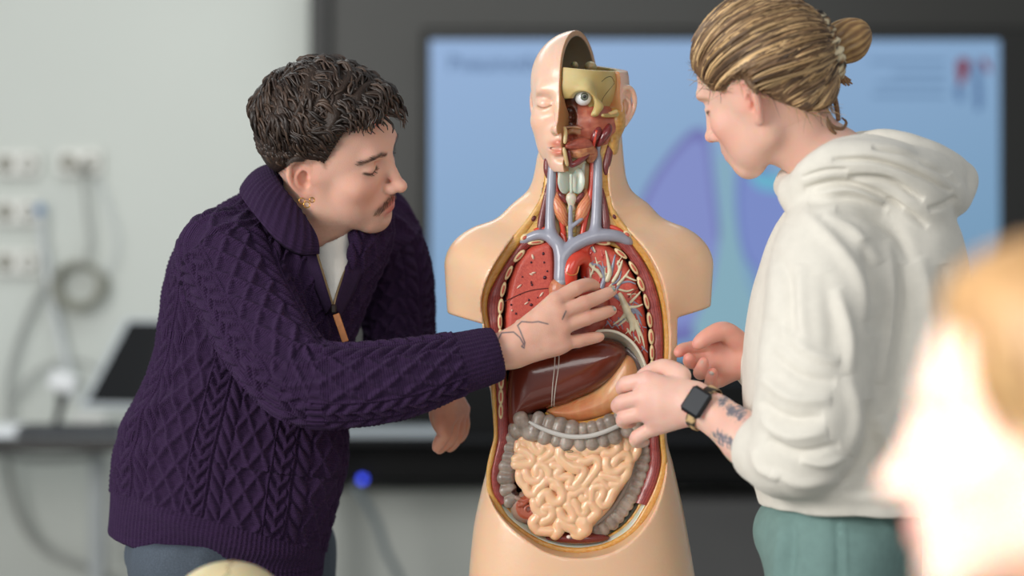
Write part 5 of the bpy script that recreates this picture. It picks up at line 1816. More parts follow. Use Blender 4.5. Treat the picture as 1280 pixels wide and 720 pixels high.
# left hand, hanging behind the sleeve
W2 = P(556, 486, .10)
mc2 = [P(562, 520, .06), P(568, 519, .078), P(574, 516, .095), P(578, 511, .112)]
fg2 = [[P(556, 541, .052), P(549, 553, .06), P(546, 560, .066)], [P(563, 545, .07), P(554, 556, .076), P(549, 562, .082)], [P(573, 540, .09), P(568, 552, .094), P(562, 560, .098)], [P(580, 530, .108), P(578, 542, .112), P(573, 550, .114)]]
th2 = [P(552, 500, .075), P(547, 515, .056), P(549, 528, .046), P(553, 537, .042)]
v = Vox(*bbox([W2, mc2, *fg2, th2, P(545, 460, .12)], .03), .0015)
hand(v, W2, mc2, fg2, th2, [.0092, .0094, .0090, .0080], pr=.0125, thumb_r=(.013, .0115, .010, .0085))
v.cone(P(548, 462, .12), W2, .028, .026, .01)
Vl, Ql = v.mesh()
cl = np.tile(np.array((214, 160, 136), float), (len(Vl), 1))
cl = mixw(cl, .4 * np.clip(.5 + .6 * noise3(Vl, 130), 0, 1), (200, 134, 112))
# coarse covered body: neck, torso, arms, legs, feet
v = Vox((-.80, -.22, -.0), (.02, .55, 1.36), .010)
v.tube([P(375, 330, .10), P(330, 420, .12), P(285, 600, .13), P(270, 700, .14)], [.06, .10, .105, .105], .03)
for a, b, c, r in ((P(285, 322, .0), P(375, 480, -.13), P(585, 450, -.125), .045), (P(466, 300, .24), P(496, 400, .26), P(540, 475, .13), .034)):
    v.tube([a, b, c], [r, r * .85, r * .55], .02)
feet = []
for s, hx, hy in ((1, -.53, .06), (-1, -.42, .26)):
    v.tube([(hx, hy, .72), (hx + .03, hy, .45), (hx + .01, hy + .02, .08)], [.068, .058, .042], .03)
    v.cone((hx + .0, hy + .02, .045), (hx + .15, hy - .06, .035), .042, .034, .02)
Vb, Qb = v.mesh()
parts = [headpart, handR, (Vl, Ql, cl), (Vb, Qb, np.tile(np.array(SK, float), (len(Vb), 1)))] + nails
Vt, Qt, Ct = join(parts)
M_skin_man = skin_mat('skin_warm')
mobj('body', Vt, Qt, M_skin_man, man, Ct)

# --- sweater
h = .0036
v = Vox(P(118, 735, .14) + (0, -.40, 0), P(560, 200, .14) + (0, .42, 0) - (0, .14, 0) + (0, .0, 0), h)
v = Vox((-.70, -.26, .72), (.01, .40, 1.42), h)
TY = .13
rows = [(735, 132, 402, .140, .13), (700, 132, 404, .142, .135), (670, 136, 410, .150, .135), (640, 140, 418, .152, .13), (600, 142, 428, .150, .13), (560, 148, 434, .145, .12), (520, 163, 434, .140, .115), (480, 184, 432, .135, .11), (440, 199, 438, .132, .105),
        (400, 206, 452, .132, .10), (360, 211, 468, .132, .10), (320, 222, 486, .130, .10), (290, 240, 492, .122, .105), (262, 274, 488, .105, .11), (240, 312, 472, .085, .115), (222, 336, 452, .06, .12)]
secs = []
for y, l, r, ry, cy in rows:
    c = P((l + r) / 2, y, TY)
    secs.append((c[2], c[0], cy, (r - l) / 2 / 767, ry, 2.15))
v.loft(secs)
armN = np.vstack([P(278, 318, .0), P(318, 398, -.070), P(352, 452, -.120), P(385, 480, -.140), P(430, 482, -.146), P(500, 474, -.142), P(560, 458, -.132), P(625, 441, -.118)])
armr = [.070, .068, .064, .0605, .0580, .0545, .0450, .0385]
v.tube(armN, armr, .035, kin=.01, n=22)
armF = np.vstack([P(468, 285, .24), P(492, 340, .27), P(498, 400, .26), P(505, 450, .21), P(550, 486, .11)])
v.tube(armF, [.068, .062, .058, .052, .042], .03, kin=.01, n=16)
# cuffs end square
for w_, d_ in ((P(623, 441.5, -.118), nrm(P(623, 441, -.118) - P(560, 458, -.132))), (P(552, 488, .108), nrm(P(550, 486, .11) - P(505, 450, .21)))):
    X_, Y_, Z_ = v.ax[0][:, None, None] - w_[0], v.ax[1][None, :, None] - w_[1], v.ax[2][None, None, :] - w_[2]
    dd_ = np.maximum(-(X_ * d_[0] + Y_ * d_[1] + Z_ * d_[2]), np.sqrt(X_ ** 2 + Y_ ** 2 + Z_ ** 2) - .085)
    v.put((slice(None),) * 3, dd_.astype(np.float32), .003, 's')
# neck hole and open front
v.tube(np.vstack([P(402, 250, .03), P(405, 300, .06), P(400, 330, .09)]), [.058, .050, .03], .012, mode='s')
vg = [P(409, 280, .0), P(413, 315, .0), P(415, 345, -.012), P(417, 376, -.03)]
v.tube(np.vstack(vg), [.038, .030, .021, .008], .005, mode='s')
# lower edge of the sweater slopes down to the right
pa_, pb_ = P(133, 663, .13), P(405, 722, .13)
zc_ = pa_[2] + (pb_[2] - pa_[2]) * (v.ax[0][:, None, None] - pa_[0]) / (pb_[0] - pa_[0])
v.put((slice(None),) * 3, (zc_ - v.ax[2][None, None, :] + 0 * v.ax[1][None, :, None]).astype(np.float32), .004, 'i')
# creases of the cloth
for pts, r in (([(262, 470), (230, 540), (196, 600)], .008), ([(180, 520), (230, 505), (280, 480)], .006), ([(300, 440), (350, 425), (400, 425)], .007)):
    pass
Vs_, Qs_ = v.mesh(1)
Vs_, Qs_ = subdiv(Vs_, Qs_)
Vs_ = lap(Vs_, Qs_, .5)
Ns = vnormals(Vs_, Qs_)
ref = nrm(np.array([.3, -1, .2]))
dN, sN, aN = chain_coords(Vs_, crom(armN, 14), ref)
dF, sF, aF = chain_coords(Vs_, crom(armF, 9), ref)
tc_ = P(300, 480, TY)
ax_ = nrm(P(350, 300, TY) - P(268, 690, TY))
dT, sT, aT = chain_coords(Vs_, np.vstack([P(262, 760, .13), P(268, 690, .13), P(290, 560, .12), P(320, 440, .105), P(355, 330, .10), P(395, 215, .12)]), ref)
rN = np.interp(sN, np.linspace(0, sN.max(), len(armr)), armr)
onN = (dN < rN * 1.16) & (sN > .012)
onF = (dF < .078) & (sF > .03) & ~onN
qx = projpx(Vs_)
cN = aN * .060
cT = aT * .150
c_all = np.where(onN, cN + .031, np.where(onF, aF * .058, cT + .02))
s_all = np.where(onN, sN, np.where(onF, sF, sT))
hgt = knit(c_all, s_all)
endN = sN.max()
cuff = onN & (sN > endN - .062)
cuffF = onF & (sF > sF.max() - .06)
hemY = 618 + (qx[:, 0] - 150) * .28
hem = (~onN) & (~onF) & (qx[:, 1] > hemY)
ribh = rib_(np.where(cuff, aN * .044, np.where(cuffF, aF * .05, aT * .150)), .0074)
isr = cuff | cuffF | hem
hh = np.where(isr, .0011 * ribh, .0074 * hgt - .0028)
Vs_ = Vs_ + Ns * hh[:, None]
# large folds, ridges pushed out of the cloth
def ridges(V, N, lst):
    q = projpx(V)
    f = np.zeros(len(V))
    for pts, w, a in lst:
        k = crom(np.array(pts, float), max(8, 4 * len(pts)))
        lo, hi = k.min(0) - 2.6 * w, k.max(0) + 2.6 * w
        ix = np.where((q[:, 0] > lo[0]) & (q[:, 0] < hi[0]) & (q[:, 1] > lo[1]) & (q[:, 1] < hi[1]) & (N[:, 1] < .25))[0]
        d, t = polydist(q[ix], k, True)
        f[ix] += a * g_(d, w) * np.sqrt(np.clip(np.sin(np.pi * np.clip(t, 0, 1)), 0, 1))
    return V + N * (f * (N[:, 1] < .25))[:, None]


Vs_ = ridges(Vs_, Ns, [([(150, 545), (190, 512), (240, 490), (270, 462)], 12, .010), ([(146, 585), (190, 560), (240, 540)], 10, .006), ([(200, 470), (235, 455), (262, 440)], 9, .006), ([(170, 620), (240, 660), (330, 690), (400, 690)], 13, .012), ([(360, 640), (405, 600), (428, 560)], 16, .008),
                       ([(345, 395), (385, 428), (420, 452)], 9, .006), ([(400, 432), (440, 445), (480, 438)], 8, .005), ([(290, 500), (330, 545), (400, 560)], 14, -.006), ([(225, 330), (250, 380), (255, 430)], 12, -.004)])
PUR = np.array((53, 34, 65), float)
pc = np.tile(PUR, (len(Vs_), 1)) * (1 + .10 * noise3(Vs_, 700)[:, None] + .06 * noise3(Vs_, 1900, 1)[:, None])


def knit_mat():
    m = bpy.data.materials.new('purple_wool')
    m.use_nodes = True
    nt = m.node_tree
    L = nt.links.new
    b = nt.nodes['Principled BSDF']
    a = nt.nodes.new('ShaderNodeAttribute')
    a.attribute_name = 'Col'
    L(a.outputs['Color'], b.inputs['Base Color'])
    b.inputs['Roughness'].default_value = .9
    b.inputs['Specular IOR Level'].default_value = .15
    b.inputs['Sheen Weight'].default_value = .08
    b.inputs['Sheen Roughness'].default_value = .5
    b.inputs['Sheen Tint'].default_value = (.55, .4, .75, 1)
    kc_ = nt.nodes.new('ShaderNodeAttribute')
    kc_.attribute_name = 'knit_c'
    ks = nt.nodes.new('ShaderNodeAttribute')
    ks.attribute_name = 'knit_s'
    def sinw(src, k, add=None):
        mu = nt.nodes.new('ShaderNodeMath')
        mu.operation = 'MULTIPLY'
        L(src, mu.inputs[0])
        mu.inputs[1].default_value = k
        o_ = mu.outputs[0]
        if add is not None:
            ad_ = nt.nodes.new('ShaderNodeMath')
            ad_.operation = 'ADD'
            L(o_, ad_.inputs[0])
            L(add, ad_.inputs[1])
            o_ = ad_.outputs[0]
        si = nt.nodes.new('ShaderNodeMath')
        si.operation = 'SINE'
        L(o_, si.inputs[0])
        return si.outputs[0]
    sc = sinw(kc_.outputs['Fac'], 2 * math.pi / .0042)
    ab = nt.nodes.new('ShaderNodeMath')
    ab.operation = 'ABSOLUTE'
    L(sc, ab.inputs[0])
    m4 = nt.nodes.new('ShaderNodeMath')
    m4.operation = 'MULTIPLY'
    L(ab.outputs[0], m4.inputs[0])
    m4.inputs[1].default_value = 2.5
    ss = sinw(ks.outputs['Fac'], 2 * math.pi / .0034, m4.outputs[0])
    ad_ = nt.nodes.new('ShaderNodeMath')
    ad_.operation = 'ADD'
    L(ab.outputs[0], ad_.inputs[0])
    L(ss, ad_.inputs[1])
    bp = nt.nodes.new('ShaderNodeBump')
    bp.inputs['Distance'].default_value = .0007
    bp.inputs['Strength'].default_value = .9
    L(ad_.outputs[0], bp.inputs['Height'])
    L(bp.outputs[0], b.inputs['Normal'])
    return m


M_wool = knit_mat()
sweater = mobj('sweater', Vs_, Qs_, M_wool, man, pc)
fattr(sweater, 'knit_c', c_all)
fattr(sweater, 'knit_s', s_all)


# --- collar: ribbed band standing round the neck
def sheet(name, A, B, th, n, k, m, parent, colf, rib=0.0, ribn=40, bulge=0.0, attrs=True, cen=None):
    A = crom(np.asarray(A, float), n)
    B = crom(np.asarray(B, float), n)
    u = np.linspace(0, 1, k)[None, :, None]
    S = A[:, None] * (1 - u) + B[:, None] * u
    dn = np.gradient(S, axis=0)
    dv = np.gradient(S, axis=1)
    N = np.cross(dn, dv)
    N /= np.linalg.norm(N, axis=2)[:, :, None] + 1e-9
    cen = S.reshape(-1, 3).mean(0) if cen is None else np.asarray(cen)
    if ((S - cen) * N).sum() < 0:
        N = -N
    t = np.linspace(0, 1, n)[:, None]
    off = bulge * np.sin(np.pi * u[0, :, 0])[None, :] + rib * np.clip(np.sin(2 * np.pi * ribn * t), -.5, 1)
    So = S + N * (off + th / 2)[:, :, None] if np.ndim(off) else S
    Si = S + N * (bulge * np.sin(np.pi * u[0, :, 0])[None, :] - th / 2)[:, :, None]
    G = np.concatenate([So, Si[:, ::-1]], 1)
    w = 2 * k
    V = G.reshape(-1, 3)
    i, j = np.meshgrid(np.arange(n - 1), np.arange(w), indexing='ij')
    Q = np.stack([i * w + j, i * w + (j + 1) % w, (i + 1) * w + (j + 1) % w, (i + 1) * w + j], -1).reshape(-1, 4)
    caps = []
    for e in (0, n - 1):
        for j in range(k - 1):
            caps.append([e * w + j, e * w + j + 1, e * w + w - 2 - j, e * w + w - 1 - j] if e else [e * w + w - 1 - j, e * w + w - 2 - j, e * w + j + 1, e * w + j])
    Q = np.vstack([Q, np.array(caps)])
    fn = np.cross(V[Q[:, 1]] - V[Q[:, 0]], V[Q[:, 2]] - V[Q[:, 0]])
    mid = V[Q].mean(1)
    ix = np.arange((n - 1) * w).reshape(n - 1, w)[:, :k - 1].ravel()
    if ((fn[ix] * (mid[ix] - cen)).sum(1)).mean() < 0:
        Q = Q[:, ::-1]
    c = colf(V)
    o = mobj(name, V, Q, m, parent, c)
    tt = np.repeat(np.linspace(0, 1, n) * np.linalg.norm(np.diff(A, axis=0), axis=1).sum(), w)
    fattr(o, 'knit_c', tt)
    fattr(o, 'knit_s', np.tile(np.linspace(0, .1, w), n))
    return o


wool = lambda V: np.tile(PUR * .95, (len(V), 1)) * (1 + .10 * noise3(V, 700)[:, None])
topc = [P(384, 279, -.040), P(370, 256, -.046), P(354, 234, -.034), P(344, 216, .01), P(345, 207, .075), P(372, 208, .135), P(412, 226, .165), P(446, 256, .150), P(452, 288, .105), P(443, 300, .075)]
botc = [P(397, 318, -.036), P(374, 318, -.062), P(345, 300, -.074), P(318, 268, -.045), P(302, 244, .02), P(312, 233, .10), P(350, 236, .19), P(420, 256, .225), P(474, 288, .19), P(484, 320, .12), P(446, 328, .045)]
sheet('collar', botc, topc, .010, 260, 10, M_wool, sweater, wool, rib=.0016, ribn=46, bulge=.008, cen=P(400, 290, .06))
# zip, pull, shirt
zl = np.vstack([P(383, 278, -.044), P(392, 304, -.040), P(400, 330, -.034), P(408, 356, -.026), P(416, 382, -.020)])
zr = np.vstack([P(441, 296, .040), P(436, 318, .018), P(428, 346, -.002), P(421, 368, -.014), P(417, 384, -.020)])
mobj('zipper', *tubemesh(zl, .0022, 6, 40), mat('zip_brass', (132, 112, 84), .4, metal=.6), sweater)
mobj('zipper', *tubemesh(zr, .0022, 6, 40), mat('zip_brass', None), sweater)
# facings behind the zip edges
for e, inn in ((zl, [P(372, 298, -.02), P(382, 328, -.018), P(394, 358, -.014), P(408, 392, -.012)]), (zr, [P(462, 308, .05), P(452, 340, .025), P(440, 368, .01), P(424, 396, -.008)])):
    sheet('facing', e, np.vstack(inn), .006, 60, 6, M_wool, sweater, wool, cen=P(412, 340, .12))
boxobj('zipper_slider', P(417, 386, -.026), (.009, .006, .014), mat('zip_dark', (52, 46, 44), .35, metal=.7), sweater, bev=.002)
d_ = P(432, 428, -.046) - P(420, 393, -.036)
Rp = frame(nrm(d_), (0, -1, 0))
boxobj('zipper_pull', P(426, 410, -.041), (np.linalg.norm(d_), .0105, .0032), mat('leather_tan', (188, 118, 62), .5, var=.12, vscale=120, bump=.0004, bscale=900), sweater, Rp, bev=.001)
v = Vox(*bbox([P(375, 260, .12), P(455, 420, -.03)], .03), .0028)
v.tube(np.vstack([P(411, 296, .036), P(414, 335, .022), P(416.5, 374, -.004)]), [.037, .029, .012], .01)
v.tube(np.vstack([P(398, 262, .02), P(402, 292, .04)]), [.050, .044], .004, mode='s')
Vw, Qw = v.mesh(1)
qw = projpx(Vw)
Nw = vnormals(Vw, Qw)
shirt = mobj('shirt', Vw + Nw * (.0012 * noise3(Vw, 120))[:, None], Qw, mat('cotton_white', (226, 226, 220), .85, bump=.0004, bscale=600), man)
# trousers
v = Vox((-.75, -.10, .02), (-.14, .45, .84), .006)
for hx, hy in ((-.53, .06), (-.42, .26)):
    v.tube([(hx + .02, hy, .76), (hx + .035, hy, .45), (hx + .02, hy + .02, .10)], [.100, .085, .072], .03)
v.ball((-.475, .14, .77), (.155, .13, .09), .03)
v.put(full, (v.ax[2][None, None, :] - .80 + 0 * v.ax[0][:, None, None] + 0 * v.ax[1][None, :, None]).astype(np.float32), .01, 'i')
Vq, Qq = v.mesh(1)
Vq = Vq + vnormals(Vq, Qq) * (.004 * noise3(Vq * (1, 1, .4), 45))[:, None]
mobj('trousers', Vq, Qq, mat('denim_charcoal', (70, 80, 92), .85, bump=.0006, bscale=900, var=.15, vscale=350), man)
for s, hx, hy in ((1, -.53, .06), (-1, -.42, .26)):
    v = Vox((hx - .08, hy - .16, 0.003), (hx + .24, hy + .1, .12), .005)
    v.cone((hx - .005, hy + .02, .052), (hx + .16, hy - .065, .044), .050, .042, .0)
    v.put(full, (.004 - v.ax[2][None, None, :] + 0 * v.ax[0][:, None, None] + 0 * v.ax[1][None, :, None]).astype(np.float32), .0, 'i')
    mobj('shoe', *v.mesh(1), mat('shoe_black', (34, 34, 36), .5), man)

# --- hair: shell lifted from the scalp plus combed locks
def lift_shell(Vh_, Qh_, m, thick, to):
    keep = (m[Qh_] > -.001).any(1)
    idx = np.unique(Qh_[keep])
    rem = np.full(len(Vh_), -1)
    rem[idx] = np.arange(len(idx))
    N_ = vnormals(Vh_, Qh_)
    return to(Vh_[idx] + N_[idx] * thick[idx][:, None]), rem[Qh_[keep]], idx


Nm = vnormals(Vm, Qm)
topw = sstep(.045, .085, Vm[:, 2]) 
frontw = sstep(.02, .085, Vm[:, 0]) * sstep(.06, .09, Vm[:, 2])
thick = np.clip(hm, 0, .02) / .02
thick = np.sqrt(np.clip(thick, 0, 1)) * (.005 + .012 * topw + .008 * frontw) + .0006
thick = thick * (1 + .16 * np.sin(Vm[:, 0] * 260 + 3 * noise3(Vm, 45)) * topw)
Vhs, Qhs, ids = lift_shell(Vm, Qm, hm, thick, MN_to)
hair = mobj('hair', Vhs, Qhs, mat('hair_brown', (46, 34, 27), .55, bump=.0012, bscale=260, var=.3, vscale=300, spec=.35), man)


def locks(roots, step, n, rad, wav, wavk, rng, to, cols, name, m, parent, sides=4, taper=.25):
    """roots: (p, normal); step(p, k) -> next point; makes one object of many tapered locks"""
    Vs2, Qs2, Cs2, off = [], [], [], 0
    for p0 in roots:
        pts = step(p0)
        if pts is None:
            continue
        k = len(pts)
        t = np.linspace(0, 1, k)
        r = rad * rng.uniform(.6, 1.3) * (np.minimum(1, t * 4 + .4)) * (1 - (1 - taper) * t ** 1.5)
        V, Q = tubemesh(to(pts), r, sides, None, cap=False)
        Vs2.append(V)
        Qs2.append(Q + off)
        off += len(V)
        Cs2.append(np.tile(cols[rng.randint(len(cols))] * rng.uniform(.8, 1.2), (len(V), 1)))
    return tag(mobj(name, np.vstack(Vs2), np.vstack(Qs2), m, parent, np.clip(np.vstack(Cs2), 0, 255)), kind='stuff')


M_lock = mat('hair_locks', attr=True, rough=.45, spec=.45)
rng = np.random.RandomState(4)
cand = np.where((hm > .004) & (Vm[:, 2] > .02))[0]
sel = cand[rng.choice(len(cand), 1700, replace=False)]
thick_f = thick
_tn = noise3(Vm, 38, 1)
_pn = noise3(Vm, 55, 2)
_ECC = np.array([-.004, 0, .045])
_ECR = np.array([.095, .0755, .082])


def man_lock(i):
    p = Vm[i].copy()
    n = Nm[i].copy()
    crown = np.array([-.062, .012, .112])
    d = p - crown
    tw = topw[i]
    d = nrm(d - n * (d @ n)) if np.linalg.norm(d) > .004 else np.array([1.0, 0, 0])
    side = np.cross(n, d)
    a_ = (.9 * _tn[i] + .25 * rng.normal()) * (.35 + .65 * tw)
    d = d * math.cos(a_) + side * math.sin(a_)
    side = np.cross(n, d)
    L = (.016 + .026 * tw) * rng.uniform(.75, 1.2) * (1 - .30 * frontw[i])
    ph = 5 * _pn[i] + .5 * rng.normal()
    e0 = np.linalg.norm((p - _ECC) / _ECR)
    k = 8
    pts = []
    for j in range(k):
        t = j / (k - 1)
        q = p + d * (L * t)
        q = _ECC + (q - _ECC) * (e0 / max(np.linalg.norm((q - _ECC) / _ECR), 1e-6))
        out = nrm(q - _ECC)
        lift = thick_f[i] * (.62 + .45 * math.sin(math.pi * min(1, .25 + t * .8))) + .0028 * tw * math.sin(5.5 * t + ph) - .002 * t
        lift += frontw[i] * .020 * t
        q = q + out * lift + side * (.0042 * tw + .0008) * math.sin(2 * math.pi * t * 1.15 + ph)
        if hairmask(q[None])[0] < -.004 - .012 * frontw[i] and j > 2:
            break
        pts.append(q)
    return np.array(pts) if len(pts) > 3 else None


BR = [np.array(c, float) for c in ((44, 32, 26), (58, 43, 34), (36, 27, 22), (64, 49, 39))]
locks(sel, man_lock, 7, .0030, 0, 0, rng, MN_to, BR, 'hair_locks', M_lock, hair)
# brow and moustache hairs
ids_b = np.where((brw < .0032) & (q[:, 0] > .055) & (rng.uniform(size=len(Vm)) < .22))[0]


def brow_hair(i):
    p, n = Vm[i], Nm[i]
    sy = np.sign(Vm[i, 1])
    d = nrm(np.array([-.2, sy * 1.0, .35]) - n * 0)
    d = nrm(d - n * (d @ n))
    return np.array([p + d * .0065 * t + n * (.0004 + .0010 * math.sin(math.pi * t)) for t in np.linspace(0, 1, 4)])


for sg in (1, -1):
    tag(locks(ids_b[np.sign(Vm[ids_b, 1]) == sg], brow_hair, 4, .00035, 0, 0, rng, MN_to, BR, 'eyebrow', M_lock, man), kind='stuff')
ids_m = np.where((mus < .0050) & (q[:, 0] > .065) & (rng.uniform(size=len(Vm)) < .42))[0]


def mus_hair(i):
    p, n = Vm[i], Nm[i]
    sy = np.sign(Vm[i, 1])
    d = nrm(np.array([.0, sy * .7, -.8]))
    d = nrm(d - n * (d @ n))
    return np.array([p + d * .0055 * t + n * (.0004 + .0012 * math.sin(math.pi * t)) for t in np.linspace(0, 1, 4)])


locks(ids_m, mus_hair, 4, .00032, 0, 0, rng, MN_to, [np.array((98, 66, 48.)), np.array((76, 50, 38.))], 'moustache', M_lock, man)
ids_l = np.where((lash < .0012) & (q[:, 0] > .065) & (rng.uniform(size=len(Vm)) < .5))[0]
locks(ids_l, lambda i: np.array([Vm[i] + np.array([.9, .25 * np.sign(Vm[i, 1]), -.35]) * .0065 * t + np.array([0, 0, .002]) * t * t for t in np.linspace(0, 1, 4)]), 4, .0003, 0, 0, rng, MN_to, [np.array((38, 26, 22.))], 'eyelashes', M_lock, man)
# earrings on the right ear
M_gold = mat('gold', (212, 160, 84), .25, metal=1.0)
for (x, y, r) in ((377.5, 251, .0042), (383.5, 256, .0046), (390, 250, .0036)):
    c = P(x, y, -.094)
    a = np.linspace(0, 2 * np.pi, 18, endpoint=False)
    mobj('earring', *tubemesh(np.array([c + (r * math.cos(t), .35 * r * math.cos(t), r * math.sin(t)) for t in a]), .0009, 6, None, closed=True), M_gold, man)
# ------------------------------------------------------------------ the woman in the off-white hoodie
wom = thing('person', P(1075, 720, -.2) * (1, 1, 0), 'woman in an off-white hoodie and teal trousers reaching towards the model', 'person')
WOM_R = [[-0.7915, -0.4539, -0.4094], [0.5256, -0.8473, -0.0768], [-0.312, -0.2759, 0.9091]]
WM_to, WM_in = head_fit(WOM_R, (0.3729, -0.2, 1.4846), 1.0256)
v = Vox((-.105, -.095, -.17), (.125, .095, .135), .0018)
head(v, eye='down', nose=.95, lips=.95, jaw=.95, chin=.96, brow=.85, cheek=.98, noseup=.002, flare=.55, cran=.95)
nb = WM_in(np.vstack([P(1000, 172, -.185), P(1040, 205, -.18), P(1078, 240, -.17)]))
v.tube(np.vstack([(-.034, 0, -.020), nb]), [.045, .044, .050, .058], .024)
Vf, Qf = v.mesh()
SKW = (233, 192, 174)
cf = facecol(Vf, SKW, lip=(206, 136, 126), flush=(228, 150, 134), flushamt=.6)
q = np.column_stack([Vf[:, 0], np.abs(Vf[:, 1]), Vf[:, 2]])
bl_ = np.column_stack([q[:, 1], q[:, 2]])
brw = polydist(bl_, [(.014, .0285), (.026, .0335), (.040, .0320), (.048, .026)])
cf = mixw(cf, g_(brw, .0032) * .55 * (q[:, 0] > .05), (150, 112, 84))
lash = polydist(bl_, [(.019, .0085), (.026, .0055), (.033, .0045), (.040, .0065), (.046, .0100)])
cf = mixw(cf, g_(lash, .0016) * .9 * (q[:, 0] > .06), (70, 48, 40))
headw = (WM_to(Vf), Qf, cf)


def hairmask_w(p):
    ay = np.abs(p[:, 1])
    side = p[:, 2] - np.interp(p[:, 0], [-.11, -.09, -.06, -.03, -.012, .012, .03, .05, .07, .09], [-.060, -.062, -.046, -.006, .034, .040, .030, .038, .064, .080])
    return side


# --- near (left) hand with the watch
W1 = P(884, 511, -.215)
mc = [P(810, 474, -.185), P(806, 496, -.190), P(808, 516, -.188), P(818, 534, -.180)]
fg_ = [[P(783, 480, -.172), P(779, 487, -.150), P(790, 490, -.138)], [P(778, 503, -.178), P(773, 509, -.155), P(785, 511, -.142)], [P(783, 521, -.176), P(779, 527, -.155), P(790, 528, -.143)], [P(797, 546, -.170), P(796, 552, -.155), P(806, 552, -.145)]]
th = [P(852, 470, -.185), P(830, 460, -.160), P(812, 466, -.140), P(800, 472, -.130)]
v = Vox(*bbox([W1, mc, *fg_, th, P(960, 570, -.30)], .05), .0015)
hand(v, W1, mc, fg_, th, [.0100, .0102, .0098, .0090], pr=.0132, wr=.027)
v.cone(P(865, 500, -.205), P(822, 500, -.190), .028, .029, .014, flat=(np.array([0, 1.0, 0]), .60))
v.tube(np.vstack([P(872, 506, -.21), P(895, 519, -.225), P(935, 549, -.265), P(985, 585, -.31)]), [.0285, .0290, .0385, .045], .012, kin=.008)
Vr, Qr = v.mesh()
cr = np.tile(np.array((234, 196, 180), float), (len(Vr), 1))
cr = mixw(cr, .35 * np.clip(.5 + .6 * noise3(Vr, 90), 0, 1), (222, 168, 152))
for i in range(4):
    cr = mixw(cr, .55 * g_(np.linalg.norm(Vr - mc[i], axis=1), .012) + .35 * g_(np.linalg.norm(Vr - fg_[i][0], axis=1), .011), (222, 142, 136))
qq = projpx(Vr)
fr_ = vnormals(Vr, Qr)[:, 1] < .2
nzt = noise3(Vr, 260) + .6 * noise3(Vr, 620, 1)
tt = np.maximum.reduce([g_(polydist(qq, [(905, 500), (914, 512), (926, 520)]), 12), g_(polydist(qq, [(913, 497), (930, 508)]), 8), .95 * g_(polydist(qq, [(897, 545), (915, 556), (932, 566), (946, 580)]), 11)])
cr = mixw(cr, .8 * sstep(.30, .75, tt * (.62 + .45 * nzt)) * fr_, (96, 104, 120))
handA = (Vr, Qr, cr)
# --- far (right) hand, palm to the camera
W2 = P(945, 446, -.065)
mc2 = [P(892, 431, -.075), P(887, 446, -.072), P(890, 460, -.072), P(900, 474, -.075)]
fg2 = [[P(866, 435, -.082), P(853, 437, -.092), P(848, 441, -.102)], [P(868, 452, -.085), P(862, 452, -.100), P(861, 447, -.112)], [P(876, 466, -.088), P(876, 463, -.108), P(880, 452, -.116)], [P(890, 481, -.090), P(888, 477, -.106), P(891, 465, -.114)]]
th2 = [P(925, 428, -.085), P(905, 414, -.098), P(886, 420, -.108), P(872, 430, -.112)]
v = Vox(*bbox([W2, mc2, *fg2, th2, P(1000, 470, -.08)], .035), .0015)
hand(v, W2, mc2, fg2, th2, [.0090, .0092, .0090, .0082], pr=.0125, thumb_r=(.0145, .0125, .0105, .0085), wr=.027)
v.cone(P(925, 448, -.072), P(902, 455, -.074), .024, .024, .012, flat=(np.array([0, 1.0, 0]), .6))
v.cone(P(928, 446, -.065), P(1010, 480, -.09), .028, .040, .012)
Vl, Ql = v.mesh()
cl = np.tile(np.array((228, 176, 158), float), (len(Vl), 1))
cl = mixw(cl, .5 * np.clip(.5 + .6 * noise3(Vl, 110), 0, 1), (218, 146, 132))
for f in fg2:
    cl = mixw(cl, .5 * g_(np.linalg.norm(Vl - f[-1], axis=1), .010), (220, 134, 124))
# covered body
v = Vox((.28, -.42, 0.0), (.74, .12, 1.44), .010)
v.tube([P(1035, 205, -.18), P(1060, 300, -.18), P(1065, 450, -.18), P(1065, 640, -.19)], [.046, .085, .085, .09], .03)
for a, b, c, r in ((P(1035, 300, -.30), P(1010, 545, -.33), P(950, 565, -.28), .045), (P(1050, 300, -.05), P(1010, 470, -.06), P(960, 455, -.07), .042)):
    v.tube([a, b, c], [r, r * .85, r * .8], .02)
for hx, hy in ((.45, -.25), (.50, -.14)):
    v.tube([(hx, hy, .80), (hx, hy, .45), (hx + .01, hy, .08)], [.07, .06, .045], .03)
    v.cone((hx + .01, hy, .045), (hx - .15, hy + .06, .035), .042, .034, .02)
Vb, Qb = v.mesh()
parts = [headw, handA, (Vl, Ql, cl), (Vb, Qb, np.tile(np.array(SKW, float), (len(Vb), 1)))]
parts += [tuple([*nail(None, fg2[i][2], fg2[i][1], np.array([-.3, -1, .4]), .0070)]) for i in (2, 3)]
Vt, Qt, Ct = join(parts)
mobj('body', Vt, Qt, skin_mat('skin_fair'), wom, Ct)

